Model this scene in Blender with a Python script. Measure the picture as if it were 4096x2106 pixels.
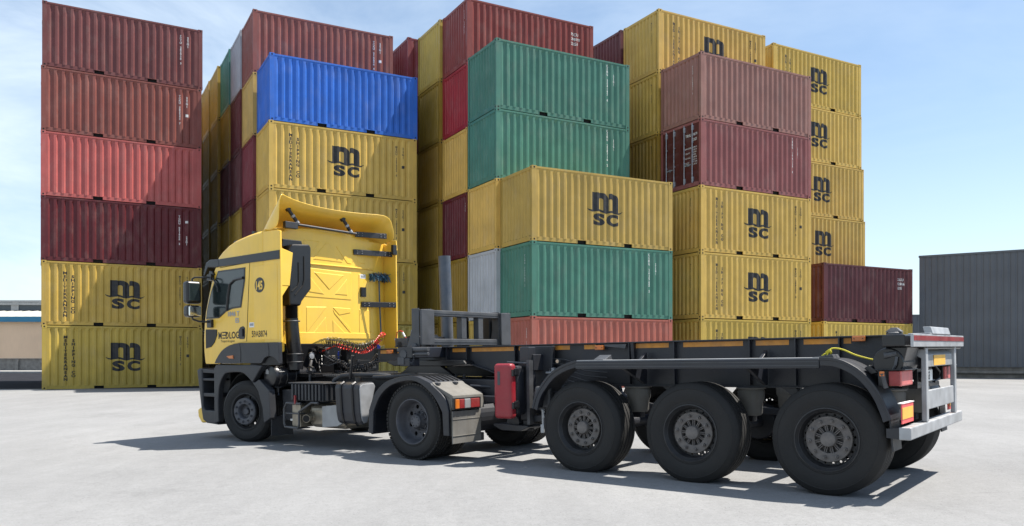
import bpy, bmesh, math, random
from mathutils import Vector, Matrix
R = math.radians
random.seed(7)
S = bpy.context.scene
for o in list(bpy.data.objects): bpy.data.objects.remove(o)
COL = S.collection

# ------------------------------------------------------------------ camera, sky, sun, exposure
cam = bpy.data.cameras.new('camera'); camo = bpy.data.objects.new('camera', cam); COL.objects.link(camo)
camo.location = (0, 0, 1.3); camo.rotation_euler = (R(90), 0, 0)
cam.sensor_width = 36; cam.lens = 36*3265/4096; cam.shift_y = 377/4096
cam.clip_start = .1; cam.clip_end = 5000
S.camera = camo
SUN = Vector((.515, .115, 1)).normalized()
S.view_settings.view_transform = 'Standard'; S.view_settings.look = 'None'
S.view_settings.exposure = 0.95; S.view_settings.gamma = 1
w = bpy.data.worlds.new('World'); S.world = w; w.use_nodes = True
nt = w.node_tree; nt.nodes.clear(); N = nt.nodes.new; L = nt.links.new
out = N('ShaderNodeOutputWorld'); bg = N('ShaderNodeBackground'); bg.inputs[1].default_value = .085
sky = N('ShaderNodeTexSky'); sky.sky_type = 'NISHITA'; sky.sun_disc = False
sky.sun_elevation = math.asin(SUN.z); sky.sun_rotation = math.atan2(SUN.x, SUN.y)
sky.air_density = 1.0; sky.dust_density = 0.6; sky.ozone_density = 2.0
tc = N('ShaderNodeTexCoord')
mp = N('ShaderNodeMapping'); mp.inputs['Scale'].default_value = (1.3, 1.3, 3.6); mp.inputs['Rotation'].default_value = (0, R(8), 0)
no = N('ShaderNodeTexNoise'); no.inputs['Scale'].default_value = 2.3; no.inputs['Detail'].default_value = 12; no.inputs['Roughness'].default_value = .6
no.inputs['Distortion'].default_value = .35
cr = N('ShaderNodeValToRGB'); cr.color_ramp.elements[0].position = .26; cr.color_ramp.elements[1].position = .64
# clouds thicker towards the left of the view (direction -X), thin towards the right
sx = N('ShaderNodeSeparateXYZ'); mr = N('ShaderNodeMapRange')
mr.inputs['From Min'].default_value = -.75; mr.inputs['From Max'].default_value = .35
mr.inputs['To Min'].default_value = 1.0; mr.inputs['To Max'].default_value = .2
mm = N('ShaderNodeMath'); mm.operation = 'MULTIPLY'
hz = N('ShaderNodeMapRange'); hz.inputs['From Min'].default_value = 0; hz.inputs['From Max'].default_value = .34
hz.inputs['To Min'].default_value = .5; hz.inputs['To Max'].default_value = 0
mx = N('ShaderNodeMath'); mx.operation = 'MAXIMUM'
mix = N('ShaderNodeMixRGB'); mix.inputs[2].default_value = (6.2, 7.1, 8.0, 1)
tint = N('ShaderNodeMixRGB'); tint.blend_type = 'MULTIPLY'; tint.inputs[0].default_value = 1; tint.inputs[2].default_value = (1.02, 1.06, 1.04, 1)
L(tc.outputs['Generated'], mp.inputs[0]); L(mp.outputs[0], no.inputs['Vector']); L(no.outputs[0], cr.inputs[0])
L(tc.outputs['Generated'], sx.inputs[0]); L(sx.outputs[0], mr.inputs[0]); L(sx.outputs[2], hz.inputs[0])
L(cr.outputs[0], mm.inputs[0]); L(mr.outputs[0], mm.inputs[1]); L(mm.outputs[0], mx.inputs[0]); L(hz.outputs[0], mx.inputs[1])
L(mx.outputs[0], mix.inputs[0]); L(sky.outputs[0], tint.inputs[1]); L(tint.outputs[0], mix.inputs[1]); L(mix.outputs[0], bg.inputs[0]); L(bg.outputs[0], out.inputs[0])
sl = bpy.data.lights.new('sun', 'SUN'); sl.energy = 5.0; sl.angle = R(.53); sl.color = (1, .94, .85)
so = bpy.data.objects.new('sun', sl); COL.objects.link(so); so.rotation_euler = SUN.to_track_quat('Z', 'Y').to_euler(); so.location = (20, 5, 40)

# ------------------------------------------------------------------ materials
def node_mat(name):
    m = bpy.data.materials.new(name); m.use_nodes = True
    nt = m.node_tree; b = nt.nodes['Principled BSDF']
    return m, nt, b
def c4(c): return (c[0], c[1], c[2], 1)
def mat(name, col, rough=.5, metal=0, vary=.12, scale=6, bump=.0, bscale=60, dust=0, dustcol=(.32, .3, .27), coat=0, emit=None, streak=0, spec=.5):
    m, nt, b = node_mat(name); N = nt.nodes.new; L = nt.links.new
    tc = N('ShaderNodeTexCoord'); n1 = N('ShaderNodeTexNoise'); n1.inputs['Scale'].default_value = scale; n1.inputs['Detail'].default_value = 6
    L(tc.outputs['Object'], n1.inputs['Vector'])
    mr = N('ShaderNodeMapRange'); mr.inputs['From Min'].default_value = .3; mr.inputs['From Max'].default_value = .7
    mr.inputs['To Min'].default_value = 1-vary; mr.inputs['To Max'].default_value = 1+vary; L(n1.outputs[0], mr.inputs[0])
    mul = N('ShaderNodeMixRGB'); mul.blend_type = 'MULTIPLY'; mul.inputs[0].default_value = 1; mul.inputs[1].default_value = c4(col); L(mr.outputs[0], mul.inputs[2])
    last = mul.outputs[0]
    if dust:
        n2 = N('ShaderNodeTexNoise'); n2.inputs['Scale'].default_value = scale*.6; n2.inputs['Detail'].default_value = 9; n2.inputs['Roughness'].default_value = .7
        L(tc.outputs['Object'], n2.inputs['Vector'])
        r2 = N('ShaderNodeMapRange'); r2.inputs['From Min'].default_value = .38; r2.inputs['From Max'].default_value = .75; r2.inputs['To Max'].default_value = dust
        L(n2.outputs[0], r2.inputs[0])
        mxx = N('ShaderNodeMixRGB'); mxx.inputs[2].default_value = c4(dustcol); L(r2.outputs[0], mxx.inputs[0]); L(last, mxx.inputs[1]); last = mxx.outputs[0]
    if streak:
        mpp = N('ShaderNodeMapping'); mpp.inputs['Scale'].default_value = (7, 7, .35); L(tc.outputs['Object'], mpp.inputs[0])
        n3 = N('ShaderNodeTexNoise'); n3.inputs['Scale'].default_value = 3; n3.inputs['Detail'].default_value = 5; L(mpp.outputs[0], n3.inputs['Vector'])
        r3 = N('ShaderNodeMapRange'); r3.inputs['From Min'].default_value = .45; r3.inputs['From Max'].default_value = .8; r3.inputs['To Max'].default_value = streak; L(n3.outputs[0], r3.inputs[0])
        m3 = N('ShaderNodeMixRGB'); m3.inputs[2].default_value = (.1, .085, .06, 1); L(r3.outputs[0], m3.inputs[0]); L(last, m3.inputs[1]); last = m3.outputs[0]
    L(last, b.inputs['Base Color'])
    rr = N('ShaderNodeMapRange'); rr.inputs['To Min'].default_value = max(.05, rough-.1); rr.inputs['To Max'].default_value = min(1, rough+.12); L(n1.outputs[0], rr.inputs[0]); L(rr.outputs[0], b.inputs['Roughness'])
    b.inputs['Metallic'].default_value = metal; b.inputs['Coat Weight'].default_value = coat; b.inputs['Coat Roughness'].default_value = .08
    b.inputs['Specular IOR Level'].default_value = spec
    if bump:
        nb = N('ShaderNodeTexNoise'); nb.inputs['Scale'].default_value = bscale; nb.inputs['Detail'].default_value = 4; L(tc.outputs['Object'], nb.inputs['Vector'])
        bp = N('ShaderNodeBump'); bp.inputs['Strength'].default_value = bump; bp.inputs['Distance'].default_value = .01; L(nb.outputs[0], bp.inputs['Height']); L(bp.outputs[0], b.inputs['Normal'])
    return m

def container_paint():
    m, nt, b = node_mat('container_paint'); N = nt.nodes.new; L = nt.links.new
    oi = N('ShaderNodeObjectInfo'); tc = N('ShaderNodeTexCoord')
    sc = N('ShaderNodeVectorMath'); sc.operation = 'SCALE'; sc.inputs[0].default_value = (37, 19, 53); L(oi.outputs['Random'], sc.inputs['Scale'])
    ad = N('ShaderNodeVectorMath'); ad.operation = 'ADD'; L(tc.outputs['Object'], ad.inputs[0]); L(sc.outputs[0], ad.inputs[1])
    def noise(scl, det, mapping=None, rough=.6):
        n = N('ShaderNodeTexNoise'); n.inputs['Scale'].default_value = scl; n.inputs['Detail'].default_value = det; n.inputs['Roughness'].default_value = rough
        if mapping:
            mp = N('ShaderNodeMapping'); mp.inputs['Scale'].default_value = mapping; L(ad.outputs[0], mp.inputs[0]); L(mp.outputs[0], n.inputs['Vector'])
        else: L(ad.outputs[0], n.inputs['Vector'])
        return n.outputs[0]
    def rng(src, a, b_, c, d):
        r = N('ShaderNodeMapRange'); r.inputs['From Min'].default_value = a; r.inputs['From Max'].default_value = b_
        r.inputs['To Min'].default_value = c; r.inputs['To Max'].default_value = d; L(src, r.inputs[0]); return r.outputs[0]
    def mixc(f, a, col, mode='MIX'):
        x = N('ShaderNodeMixRGB'); x.blend_type = mode
        if isinstance(f, float): x.inputs[0].default_value = f
        else: L(f, x.inputs[0])
        L(a, x.inputs[1])
        if isinstance(col, tuple): x.inputs[2].default_value = col
        else: L(col, x.inputs[2])
        return x.outputs[0]
    c = mixc(1.0, oi.outputs['Color'], rng(noise(1.1, 5), .3, .7, .86, 1.12), 'MULTIPLY')
    c = mixc(rng(noise(2.4, 8, (1, 1, .5)),   .5, .8, 0, .14), c, (.42, .38, .33, 1))          # chalky fading
    c = mixc(rng(noise(2.6, 6, (9, 9, .3)),   .56, .8, 0, .4), c, (.075, .055, .04, 1))       # water runs
    c = mixc(rng(noise(13, 9, None, .75), .66, .74, 0, .8), c, (.09, .035, .018, 1))         # rust spots
    L(c, b.inputs['Base Color']); L(rng(noise(3, 4), .3, .7, .42, .62), b.inputs['Roughness'])
    nb = N('ShaderNodeBump'); nb.inputs['Strength'].default_value = .25; nb.inputs['Distance'].default_value = .01
    L(noise(5, 3, (1, 1, .6)), nb.inputs['Height']); L(nb.outputs[0], b.inputs['Normal'])
    b.inputs['Specular IOR Level'].default_value = .35
    return m
M = dict(
 cont=container_paint(),
 black=mat('dark_hole', (.008, .008, .008), .9),
 ink=mat('marking_dark', (.010, .011, .017), .6, vary=.3, scale=9, dust=.18, dustcol=(.2, .17, .1)),
 white=mat('marking_white', (.72, .72, .7), .6, vary=.2, scale=9),
 galv=mat('galvanised_rod', (.36, .38, .42), .4, .5, vary=.3, scale=10),
 yellow=mat('cab_yellow', (.86, .53, .05), .38, vary=.06, scale=2.5, coat=.25, dust=.2, dustcol=(.55, .42, .2), streak=.06),
 plastic=mat('grey_black_plastic', (.02, .0215, .026), .5, vary=.2, scale=4, dust=.3, dustcol=(.055, .055, .058), bump=.15, bscale=220),
 gloss=mat('gloss_black', (.008, .008, .01), .3, vary=.2, dust=.2, dustcol=(.035, .035, .035)),
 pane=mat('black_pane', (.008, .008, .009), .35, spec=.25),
 glass=mat('dark_glass', (.016, .024, .025), .06, vary=.1, spec=.75),
 rubber=mat('tyre_rubber', (.0085, .0085, .009), .75, vary=.25, scale=3, dust=.45, dustcol=(.027, .025, .022), bump=.4, bscale=90),
 sidewall=mat('dusty_rubber', (.03, .03, .031), .75, vary=.25, scale=4, dust=.5, dustcol=(.07, .066, .06), bump=.25, bscale=120),
 chassis=mat('chassis_paint', (.012, .0145, .022), .45, vary=.3, scale=3, dust=.5, dustcol=(.045, .042, .038), bump=.15, bscale=50),
 hub=mat('dusty_hub', (.125, .115, .112), .75, vary=.3, scale=14, dust=.5, dustcol=(.19, .165, .135), bump=.3, bscale=70),
 rimm=mat('rim_dark', (.022, .023, .026), .5, .2, vary=.3, scale=8, dust=.5, dustcol=(.06, .055, .05)),
 rimgrey=mat('rim_grey', (.062, .065, .078), .55, .1, vary=.3, scale=8, dust=.45, dustcol=(.11, .105, .1)),
 silver=mat('silver_steel', (.35, .36, .375), .45, .2, vary=.2, scale=6, dust=.2),
 steel=mat('worn_steel', (.07, .073, .08), .5, .35, vary=.3, scale=5, dust=.4, dustcol=(.09, .085, .08), bump=.2),
 exhaust=mat('exhaust_steel', (.30, .27, .22), .38, .7, vary=.3, scale=7, dust=.3, dustcol=(.2, .17, .12)),
 dustpl=mat('dusty_mudflap', (.13, .125, .115), .85, vary=.25, scale=4, dust=.6, dustcol=(.23, .215, .19), streak=.35),
 greyplate=mat('grey_plate', (.28, .285, .29), .5, .2, vary=.15),
 tape=mat('orange_tape', (.62, .25, .02), .5, vary=.2, scale=12, dust=.25),
 amber=mat('amber_lens', (.62, .16, .012), .3, vary=.15, scale=9, dust=.25),
 redlens=mat('red_lens', (.24, .014, .016), .35, vary=.25, scale=9, dust=.5, dustcol=(.26, .11, .10)),
 red=mat('red_plastic', (.25, .008, .018), .35, vary=.1, scale=4, dust=.12),
 pinklens=mat('dusty_red_lens', (.62, .16, .15), .4, vary=.12, scale=12),
 fluored=mat('fluorescent_red', (.78, .1, .1), .5, vary=.1),
 fluoyel=mat('fluorescent_yellow', (.75, .42, .06), .5, vary=.1),
 blue=mat('blue_plastic', (.02, .05, .35), .4),
 bluegrey=mat('painted_tube', (.05, .064, .088), .4, .1, vary=.2, scale=4, dust=.3),
 hosered=mat('red_hose', (.62, .03, .015), .35),
 hoseblk=mat('black_hose', (.02, .02, .022), .4),
 ropey=mat('yellow_rope', (.55, .48, .03), .7, bump=.5, bscale=300),
 brush=mat('blue_bristles', (.05, .13, .2), .8, vary=.5, scale=60, bump=1, bscale=200),
 sand=mat('pale_stone_paint', (.74, .53, .36), .9, vary=.06, scale=.4, streak=.1),
 roofw=mat('cream_roof', (.52, .51, .46), .6, vary=.06, scale=.5),
 bluef=mat('blue_fascia', (.03, .19, .32), .5, vary=.1, scale=1),
 grille=mat('dark_opening', (.06, .075, .09), .7),
 concrete=mat('grey_concrete', (.18, .175, .165), .9, vary=.3, scale=3, streak=.4, bump=.4, bscale=12),
 kerb=mat('pale_kerb', (.36, .35, .33), .9, vary=.12, scale=2),
 asphalt=mat('dark_asphalt', (.026, .027, .032), 1, vary=.25, scale=1, bump=.4, bscale=60, spec=.02),
 clad=mat('grey_cladding', (.092, .104, .122), .55, vary=.15, scale=.9, streak=.2),
)

# ------------------------------------------------------------------ terrain height
def gz(X, Y): return .011*18*math.tanh(X/18) + .0065*(min(max(Y, -50), 35)-8.3)

# ------------------------------------------------------------------ mesh builder
class MB:
    def __init__(s): s.v = []; s.f = []; s.m = []
    def add(s, v, f, mi=0, X=None):
        n = len(s.v)
        s.v += [tuple(X @ Vector(p)) if X else tuple(p) for p in v]
        s.f += [[n+i for i in q] for q in f]; s.m += [mi]*len(f); return s
    def box(s, x0, x1, y0, y1, z0, z1, mi=0, X=None):
        v = [(x0,y0,z0),(x1,y0,z0),(x1,y1,z0),(x0,y1,z0),(x0,y0,z1),(x1,y0,z1),(x1,y1,z1),(x0,y1,z1)]
        return s.add(v, [(0,3,2,1),(4,5,6,7),(0,1,5,4),(1,2,6,5),(2,3,7,6),(3,0,4,7)], mi, X)
    def prism(s, poly, ax, a, b, mi=0, X=None):
        def P(p, t): return {'x': (t, p[0], p[1]), 'y': (p[0], t, p[1]), 'z': (p[0], p[1], t)}[ax]
        n = len(poly); v = [P(p, a) for p in poly]+[P(p, b) for p in poly]
        f = [list(range(n)), list(range(2*n-1, n-1, -1))]+[(i, (i+1) % n, n+(i+1) % n, n+i) for i in range(n)]
        return s.add(v, f, mi, X)
    def lathe(s, prof, n=48, ax='y', mi=0, X=None, a0=0, a1=2*math.pi):
        full = abs(a1-a0-2*math.pi) < 1e-6; k = len(prof); v = []; f = []
        cnt = n if full else n+1
        for i in range(cnt):
            a = a0+(a1-a0)*i/n; c, d = math.cos(a), math.sin(a)
            for r, t in prof:
                v.append({'y': (r*c, t, r*d), 'x': (t, r*c, r*d), 'z': (r*c, r*d, t)}[ax])
        for i in range(n):
            j = (i+1) % cnt
            for q in range(k-1): f.append((i*k+q, j*k+q, j*k+q+1, i*k+q+1))
        return s.add(v, f, mi, X)
    def cyl(s, p, q, r, n=16, mi=0, r2=None, X=None):
        return s.tube([p, q], r, n, mi, r2=r2, X=X)
    def tube(s, pts, r, n=8, mi=0, r2=None, X=None):
        pts = [Vector(p) for p in pts]; v = []; f = []; k = len(pts); up = None
        for i, p in enumerate(pts):
            t = (pts[min(i+1, k-1)]-pts[max(i-1, 0)]).normalized()
            if up is None: up = Vector((0, 0, 1)) if abs(t.z) < .9 else Vector((1, 0, 0))
            a = t.cross(up)
            if a.length < 1e-5: a = t.orthogonal()
            a.normalize(); b = a.cross(t).normalized(); up = b
            rr = r if r2 is None else r+(r2-r)*i/(k-1)
            for j in range(n):
                th = 2*math.pi*j/n; v.append(p+rr*(math.cos(th)*a+math.sin(th)*b))
        for i in range(k-1):
            for j in range(n): f.append((i*n+j, i*n+(j+1) % n, (i+1)*n+(j+1) % n, (i+1)*n+j))
        f.append(list(range(n-1, -1, -1))); f.append([(k-1)*n+j for j in range(n)])
        return s.add(v, f, mi, X)
    def mesh(s, name, mats):
        me = bpy.data.meshes.new(name); me.from_pydata(s.v, [], s.f)
        for m in mats: me.materials.append(M[m] if isinstance(m, str) else m)
        for p, i in zip(me.polygons, s.m): p.material_index = i
        bm = bmesh.new(); bm.from_mesh(me); bmesh.ops.recalc_face_normals(bm, faces=bm.faces); bm.to_mesh(me); bm.free()
        me.update(); return me
    def obj(s, name, mats, parent=None, bevel=0, smooth=False, seg=2, solid=0):
        if not isinstance(mats, (list, tuple)): mats = [mats]
        return link(name, s.mesh(name, mats), parent, bevel, smooth, seg, solid)
def link(name, me, parent=None, bevel=0, smooth=False, seg=2, solid=0):
    o = bpy.data.objects.new(name, me); COL.objects.link(o)
    if parent: o.parent = parent
    if smooth:
        me.polygons.foreach_set('use_smooth', [True]*len(me.polygons))
        try: me.set_sharp_from_angle(angle=R(38))
        except Exception: pass
    if solid: md = o.modifiers.new('solid', 'SOLIDIFY'); md.thickness = solid; md.offset = 0
    if bevel:
        md = o.modifiers.new('bevel', 'BEVEL'); md.width = bevel; md.segments = seg; md.limit_method = 'ANGLE'; md.angle_limit = R(35)
    return o
def tag(o, label=None, cat=None, group=None, kind=None):
    for k, v in (('label', label), ('category', cat), ('group', group), ('kind', kind)):
        if v: o[k] = v
    return o
def empty(name, mtx):
    o = bpy.data.objects.new(name, None); COL.objects.link(o); o.empty_display_size = .3; o.matrix_world = mtx; return o
def frame(X, Y, hx, hy, pitch=0):
    n = math.hypot(hx, hy); hx /= n; hy /= n; e = .5
    F = Vector((hx, hy, (gz(X+hx*e, Y+hy*e)-gz(X-hx*e, Y-hy*e))+pitch)).normalized()
    Lv = Vector((-hy, hx, (gz(X-hy*e, Y+hx*e)-gz(X+hy*e, Y-hx*e)))); Lv = (Lv-F*(Lv.dot(F))).normalized(); U = F.cross(Lv)
    return Matrix(((F.x, Lv.x, U.x, X), (F.y, Lv.y, U.y, Y), (F.z, Lv.z, U.z, gz(X, Y)), (0, 0, 0, 1)))
_tc = {}
def text2d(s, size=1, bold=0, align='LEFT'):
    """letters as flat triangles: (list of (x, z), faces)"""
    key = (s, size, bold, align)
    if key in _tc: return _tc[key]
    c = bpy.data.curves.new('letters', 'FONT'); c.body = s; c.size = size; c.offset = bold; c.align_x = align; c.resolution_u = 3; c.fill_mode = 'FRONT'
    o = bpy.data.objects.new('letters', c); COL.objects.link(o); bpy.context.view_layer.update()
    me = bpy.data.meshes.new_from_object(o.evaluated_get(bpy.context.evaluated_depsgraph_get()))
    r = ([(v.co.x, v.co.y) for v in me.vertices], [list(p.vertices) for p in me.polygons])
    bpy.data.objects.remove(o); bpy.data.curves.remove(c); bpy.data.meshes.remove(me); _tc[key] = r
    return r
class Decal:
    def __init__(s): s.v = []; s.f = []
    def text(s, t, x, z, size, bold=0, sx=1, align='LEFT'):
        v, f = text2d(t, 1, bold, align); n = len(s.v)
        s.v += [(x+a*size*sx, z+b*size) for a, b in v]; s.f += [[n+i for i in q] for q in f]; return s
    def stack(s, t, x, z, size, pitch, bold=0, sx=1):
        for i, ch in enumerate(t):
            if ch != ' ': s.text(ch, x, z-i*pitch, size, bold, sx, 'CENTER')
        return s
    def poly(s, p): n = len(s.v); s.v += list(p); s.f.append([n+i for i in range(len(p))]); return s

def smooth2(P_, n=4):
    o = []
    for k in range(len(P_)-1):
        p0 = P_[max(k-1, 0)]; p1 = P_[k]; p2 = P_[k+1]; p3 = P_[min(k+2, len(P_)-1)]
        for i in range(n):
            u = i/n; o.append(tuple(.5*((2*b)+(c-a)*u+(2*a-5*b+4*c-d)*u*u+(3*b-a-3*c+d)*u**3) for a, b, c, d in zip(p0, p1, p2, p3)))
    return o+[P_[-1]]
# ------------------------------------------------------------------ ground
def axis(a, b):
    r = []; x = a
    while x < b: r.append(x); x += 1.5 if -30 < x < 50 else 14
    return r+[b]
xs = axis(-700, 700); ys = axis(-60, 1400); mb = MB()
mb.add([(x, y, gz(x, y)) for y in ys for x in xs], [(j*len(xs)+i, j*len(xs)+i+1, (j+1)*len(xs)+i+1, (j+1)*len(xs)+i) for j in range(len(ys)-1) for i in range(len(xs)-1)])
def ground_mat():
    m, nt, b = node_mat('pale_yard_surface'); N = nt.nodes.new; L = nt.links.new
    tc = N('ShaderNodeTexCoord')
    def noise(scl, det, rough=.6, mapping=None):
        n = N('ShaderNodeTexNoise'); n.inputs['Scale'].default_value = scl; n.inputs['Detail'].default_value = det; n.inputs['Roughness'].default_value = rough
        if mapping:
            mp = N('ShaderNodeMapping'); mp.inputs['Scale'].default_value = mapping; mp.inputs['Rotation'].default_value = (0, 0, R(-20)); L(tc.outputs['Object'], mp.inputs[0]); L(mp.outputs[0], n.inputs['Vector'])
        else: L(tc.outputs['Object'], n.inputs['Vector'])
        return n.outputs[0]
    def rng(src, a, b_, c, d):
        r = N('ShaderNodeMapRange'); r.inputs['From Min'].default_value = a; r.inputs['From Max'].default_value = b_
        r.inputs['To Min'].default_value = c; r.inputs['To Max'].default_value = d; L(src, r.inputs[0]); return r.outputs[0]
    def mul(a, b_):
        x = N('ShaderNodeMath'); x.operation = 'MULTIPLY'; L(a, x.inputs[0]); L(b_, x.inputs[1]); return x.outputs[0]
    f = mul(mul(rng(noise(.18, 5), .3, .7, .9, 1.08), rng(noise(1.1, 9, .7, (1, .25, 1)), .3, .72, .88, 1.08)), mul(rng(noise(38, 8, .8), .3, .7, .84, 1.14), rng(noise(9, 6, .7), .35, .7, .94, 1.05)))
    pits = rng(noise(55, 3, .5), .64, .70, 1, .62); f = mul(f, pits)
    stain = rng(noise(.45, 8, .75), .56, .74, 1, .82); f = mul(f, rng(noise(2.2, 10, .8, (.25, 1.6, 1)), .56, .70, 1, .88)); f = mul(f, stain)
    c = N('ShaderNodeMixRGB'); c.blend_type = 'MULTIPLY'; c.inputs[0].default_value = 1; c.inputs[1].default_value = (.235, .237, .24, 1); L(f, c.inputs[2])
    L(c.outputs[0], b.inputs['Base Color']); b.inputs['Roughness'].default_value = .95; b.inputs['Specular IOR Level'].default_value = .2
    bp = N('ShaderNodeBump'); bp.inputs['Strength'].default_value = .5; bp.inputs['Distance'].default_value = .012
    ad = N('ShaderNodeMath'); ad.operation = 'ADD'; L(noise(45, 8, .75), ad.inputs[0]); L(noise(4, 6, .7), ad.inputs[1]); L(ad.outputs[0], bp.inputs['Height']); L(bp.outputs[0], b.inputs['Normal'])
    return m
M['ground'] = ground_mat()
tag(mb.obj('ground', 'ground', smooth=True), kind='structure')
# dark asphalt road behind the yard on the left, with its pale kerb
def sheet(x0, x1, y0, y1, dz, nx=40, ny=6):
    b = MB(); b.add([(x0+(x1-x0)*i/nx, y0+(y1-y0)*j/ny, gz(x0+(x1-x0)*i/nx, y0+(y1-y0)*j/ny)+dz) for j in range(ny+1) for i in range(nx+1)],
          [(j*(nx+1)+i, j*(nx+1)+i+1, (j+1)*(nx+1)+i+1, (j+1)*(nx+1)+i) for j in range(ny) for i in range(nx)]); return b
tag(sheet(-140, 6, 33.4, 68.5, .006, 80, 24).obj('road', 'asphalt'), kind='structure')
b = MB(); b.box(-140, 6, 68.5, 72, -.3, .13); tag(b.obj('kerb', 'kerb', bevel=.02), kind='structure')

# ------------------------------------------------------------------ far buildings and walls
def shed(name, label, x0, x1, y0, depth, eave, ridge, fascia, wallm, mon=True):
    t = empty(name, Matrix.Translation((x0, y0, 0))); tag(t, label, 'warehouse')
    W = x1-x0
    MB().box(0, W, 0, depth, -.3, eave).obj('wall', wallm, t)
    b = MB(); b.box(-.4, W+.4, -.5, -.35, eave-.05, eave+fascia); b.box(-.4, W+.4, depth+.35, depth+.5, eave-.05, eave+fascia); b.obj('fascia', 'bluef', t)
    b = MB(); zt = eave+fascia-.06
    b.prism([(-.34, zt), (depth/2, ridge), (depth+.34, zt), (depth+.34, zt-.1), (depth/2, ridge-.12), (-.34, zt-.1)], 'x', -.3, W+.3)
    for i in range(int(W/1.0)+1):
        x = i*1.0; b.prism([(-.33, zt+.02), (depth/2, ridge+.02), (depth/2, ridge+.07), (-.33, zt+.07)], 'x', x, x+.07)
    rf = b.obj('roof', 'roofw', t)
    if mon:
        d0, d1 = depth/2-1.6, depth/2+1.6; zb = ridge-.45
        b = MB(); b.box(2, W-2, d0+.12, d1-.12, zb, ridge+.55); b.obj('vent_opening', 'grille', rf)
        b = MB()
        for i in range(int((W-4)/4.2)+1): b.box(2+i*4.2, 2.9+i*4.2, d0, d1, zb, ridge+.55)
        b.box(1.8, W-1.8, d0-.15, d1+.15, ridge+.55, ridge+.85); b.obj('roof_monitor', 'greyplate', rf)
    return t
shed('warehouse', 'long low sand-walled shed with cream roof and blue fascia behind the left wall', -75, -14, 88, 24, 5.15, 7.05, .52, 'sand')
shed('warehouse', 'second pale shed whose roof shows just above the first cream roof on the left', -110, -10, 122, 30, 7.0, 9.9, .5, 'sand')
b = MB(); b.box(-140, 6, 76, 76.35, -.3, 1.12); b.box(-140, 6, 75.9, 76.45, 1.12, 1.2)
for i in range(50): b.box(-139+i*2.9, -138.7+i*2.9, 75.85, 76, -.3, 1.1)
tag(b.obj('boundary_wall', 'concrete'), 'low dark concrete wall running in front of the sand-walled shed', 'wall')

def clad_building(name, label, x, y, dx, dy, length, depth, zb, plinth, top, m='clad'):
    n = math.hypot(dx, dy); c, s = dx/n, dy/n
    t = empty(name, Matrix(((c, -s, 0, x), (s, c, 0, y), (0, 0, 1, 0), (0, 0, 0, 1)))); tag(t, label, 'warehouse')
    pr = []; u = 0
    while u < length-.3: pr += [(u, 0), (u+.17, 0), (u+.19, .018), (u+.25, .018)]; u += .27
    poly = pr+[(length, 0), (length, depth), (0, depth)]
    MB().prism(poly, 'z', plinth, top).obj('wall_cladding', m, t)
    b = MB(); b.box(-.03, length+.03, -.03, .08, top, top+.1); b.obj('parapet_trim', m, t, bevel=.01)
    b = MB(); b.box(.02, length, .1, depth, zb-.4, plinth); b.obj('plinth', 'concrete', t)
    b = MB(); b.tube([(0, .02, plinth-.25), (length, .02, plinth-.25)], .07, 12); b.obj('pipe', 'concrete', t, smooth=True)
    return t
clad_building('clad_warehouse', 'big dark grey ribbed metal building at the right edge, behind the trailer', 19.66, 39.4, 3.55, -2.4, 30, 14, .37, .84, 6.1)
clad_building('clad_warehouse', 'low distant grey building glimpsed between plum container and big ribbed building', 23, 64, 1, -.12, 45, 12, .2, .8, 4.5)
print('base done')

# ------------------------------------------------------------------ shipping containers (20 ft): shared meshes, one thing each
CL, CW, CH = 6.058, 2.438, 2.591
PIT = .2775; N0 = .18; NP = 20; N1 = N0+PIT*NP+.075
def prof(u):
    if u <= N0 or u >= N1: return .010
    t = (u-N0) % PIT
    if t < .080: return .010
    if t < .138: return .010+.044*(t-.080)/.058
    if t < .218: return .054
    return .010+.044*(PIT-t)/(PIT-.218)
def corr_panel(xs, pf, z0, z1, taper=.07):
    """corrugated sheet in the xz plane; ends of the ribs run out flush at top and bottom"""
    b = MB(); rows = [(z0-.03, 1), (z0+taper, 1), (z1-taper, 1), (z1, 0)]
    v = [(x, .012+(pf(x)-.012)*k, z) for z, k in rows for x in xs]; n = len(xs)
    b.add(v, [(j*n+i, j*n+i+1, (j+1)*n+i+1, (j+1)*n+i) for j in range(3) for i in range(n-1)]); return b
BR = []
for i in range(NP+1):
    for t in (0, .080, .138, .218): BR.append(N0+i*PIT+t)
BR = [b for b in BR if b <= N1+1e-6]
side_me = corr_panel([.16]+BR+[CL-.16], prof, .16, CH-.075, .13).mesh('side_wall', ['cont'])
EP = .232
def eprof(u):
    t = (u-.16) % EP
    if u < .16 or u > CW-.16: return .012
    if t < .07: return .012
    if t < .115: return .012+.043*(t-.07)/.045
    if t < .187: return .055
    return .012+.043*(EP-t)/(EP-.187)
eb = sorted(set([.15]+[round(.16+i*EP+t, 4) for i in range(9) for t in (0, .07, .115, .187)]+[CW-.16+.01]))
eb = [x for x in eb if x <= CW-.14]
end_me = corr_panel(eb, eprof, .17, CH-.11).mesh('end_wall', ['cont'])
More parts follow.
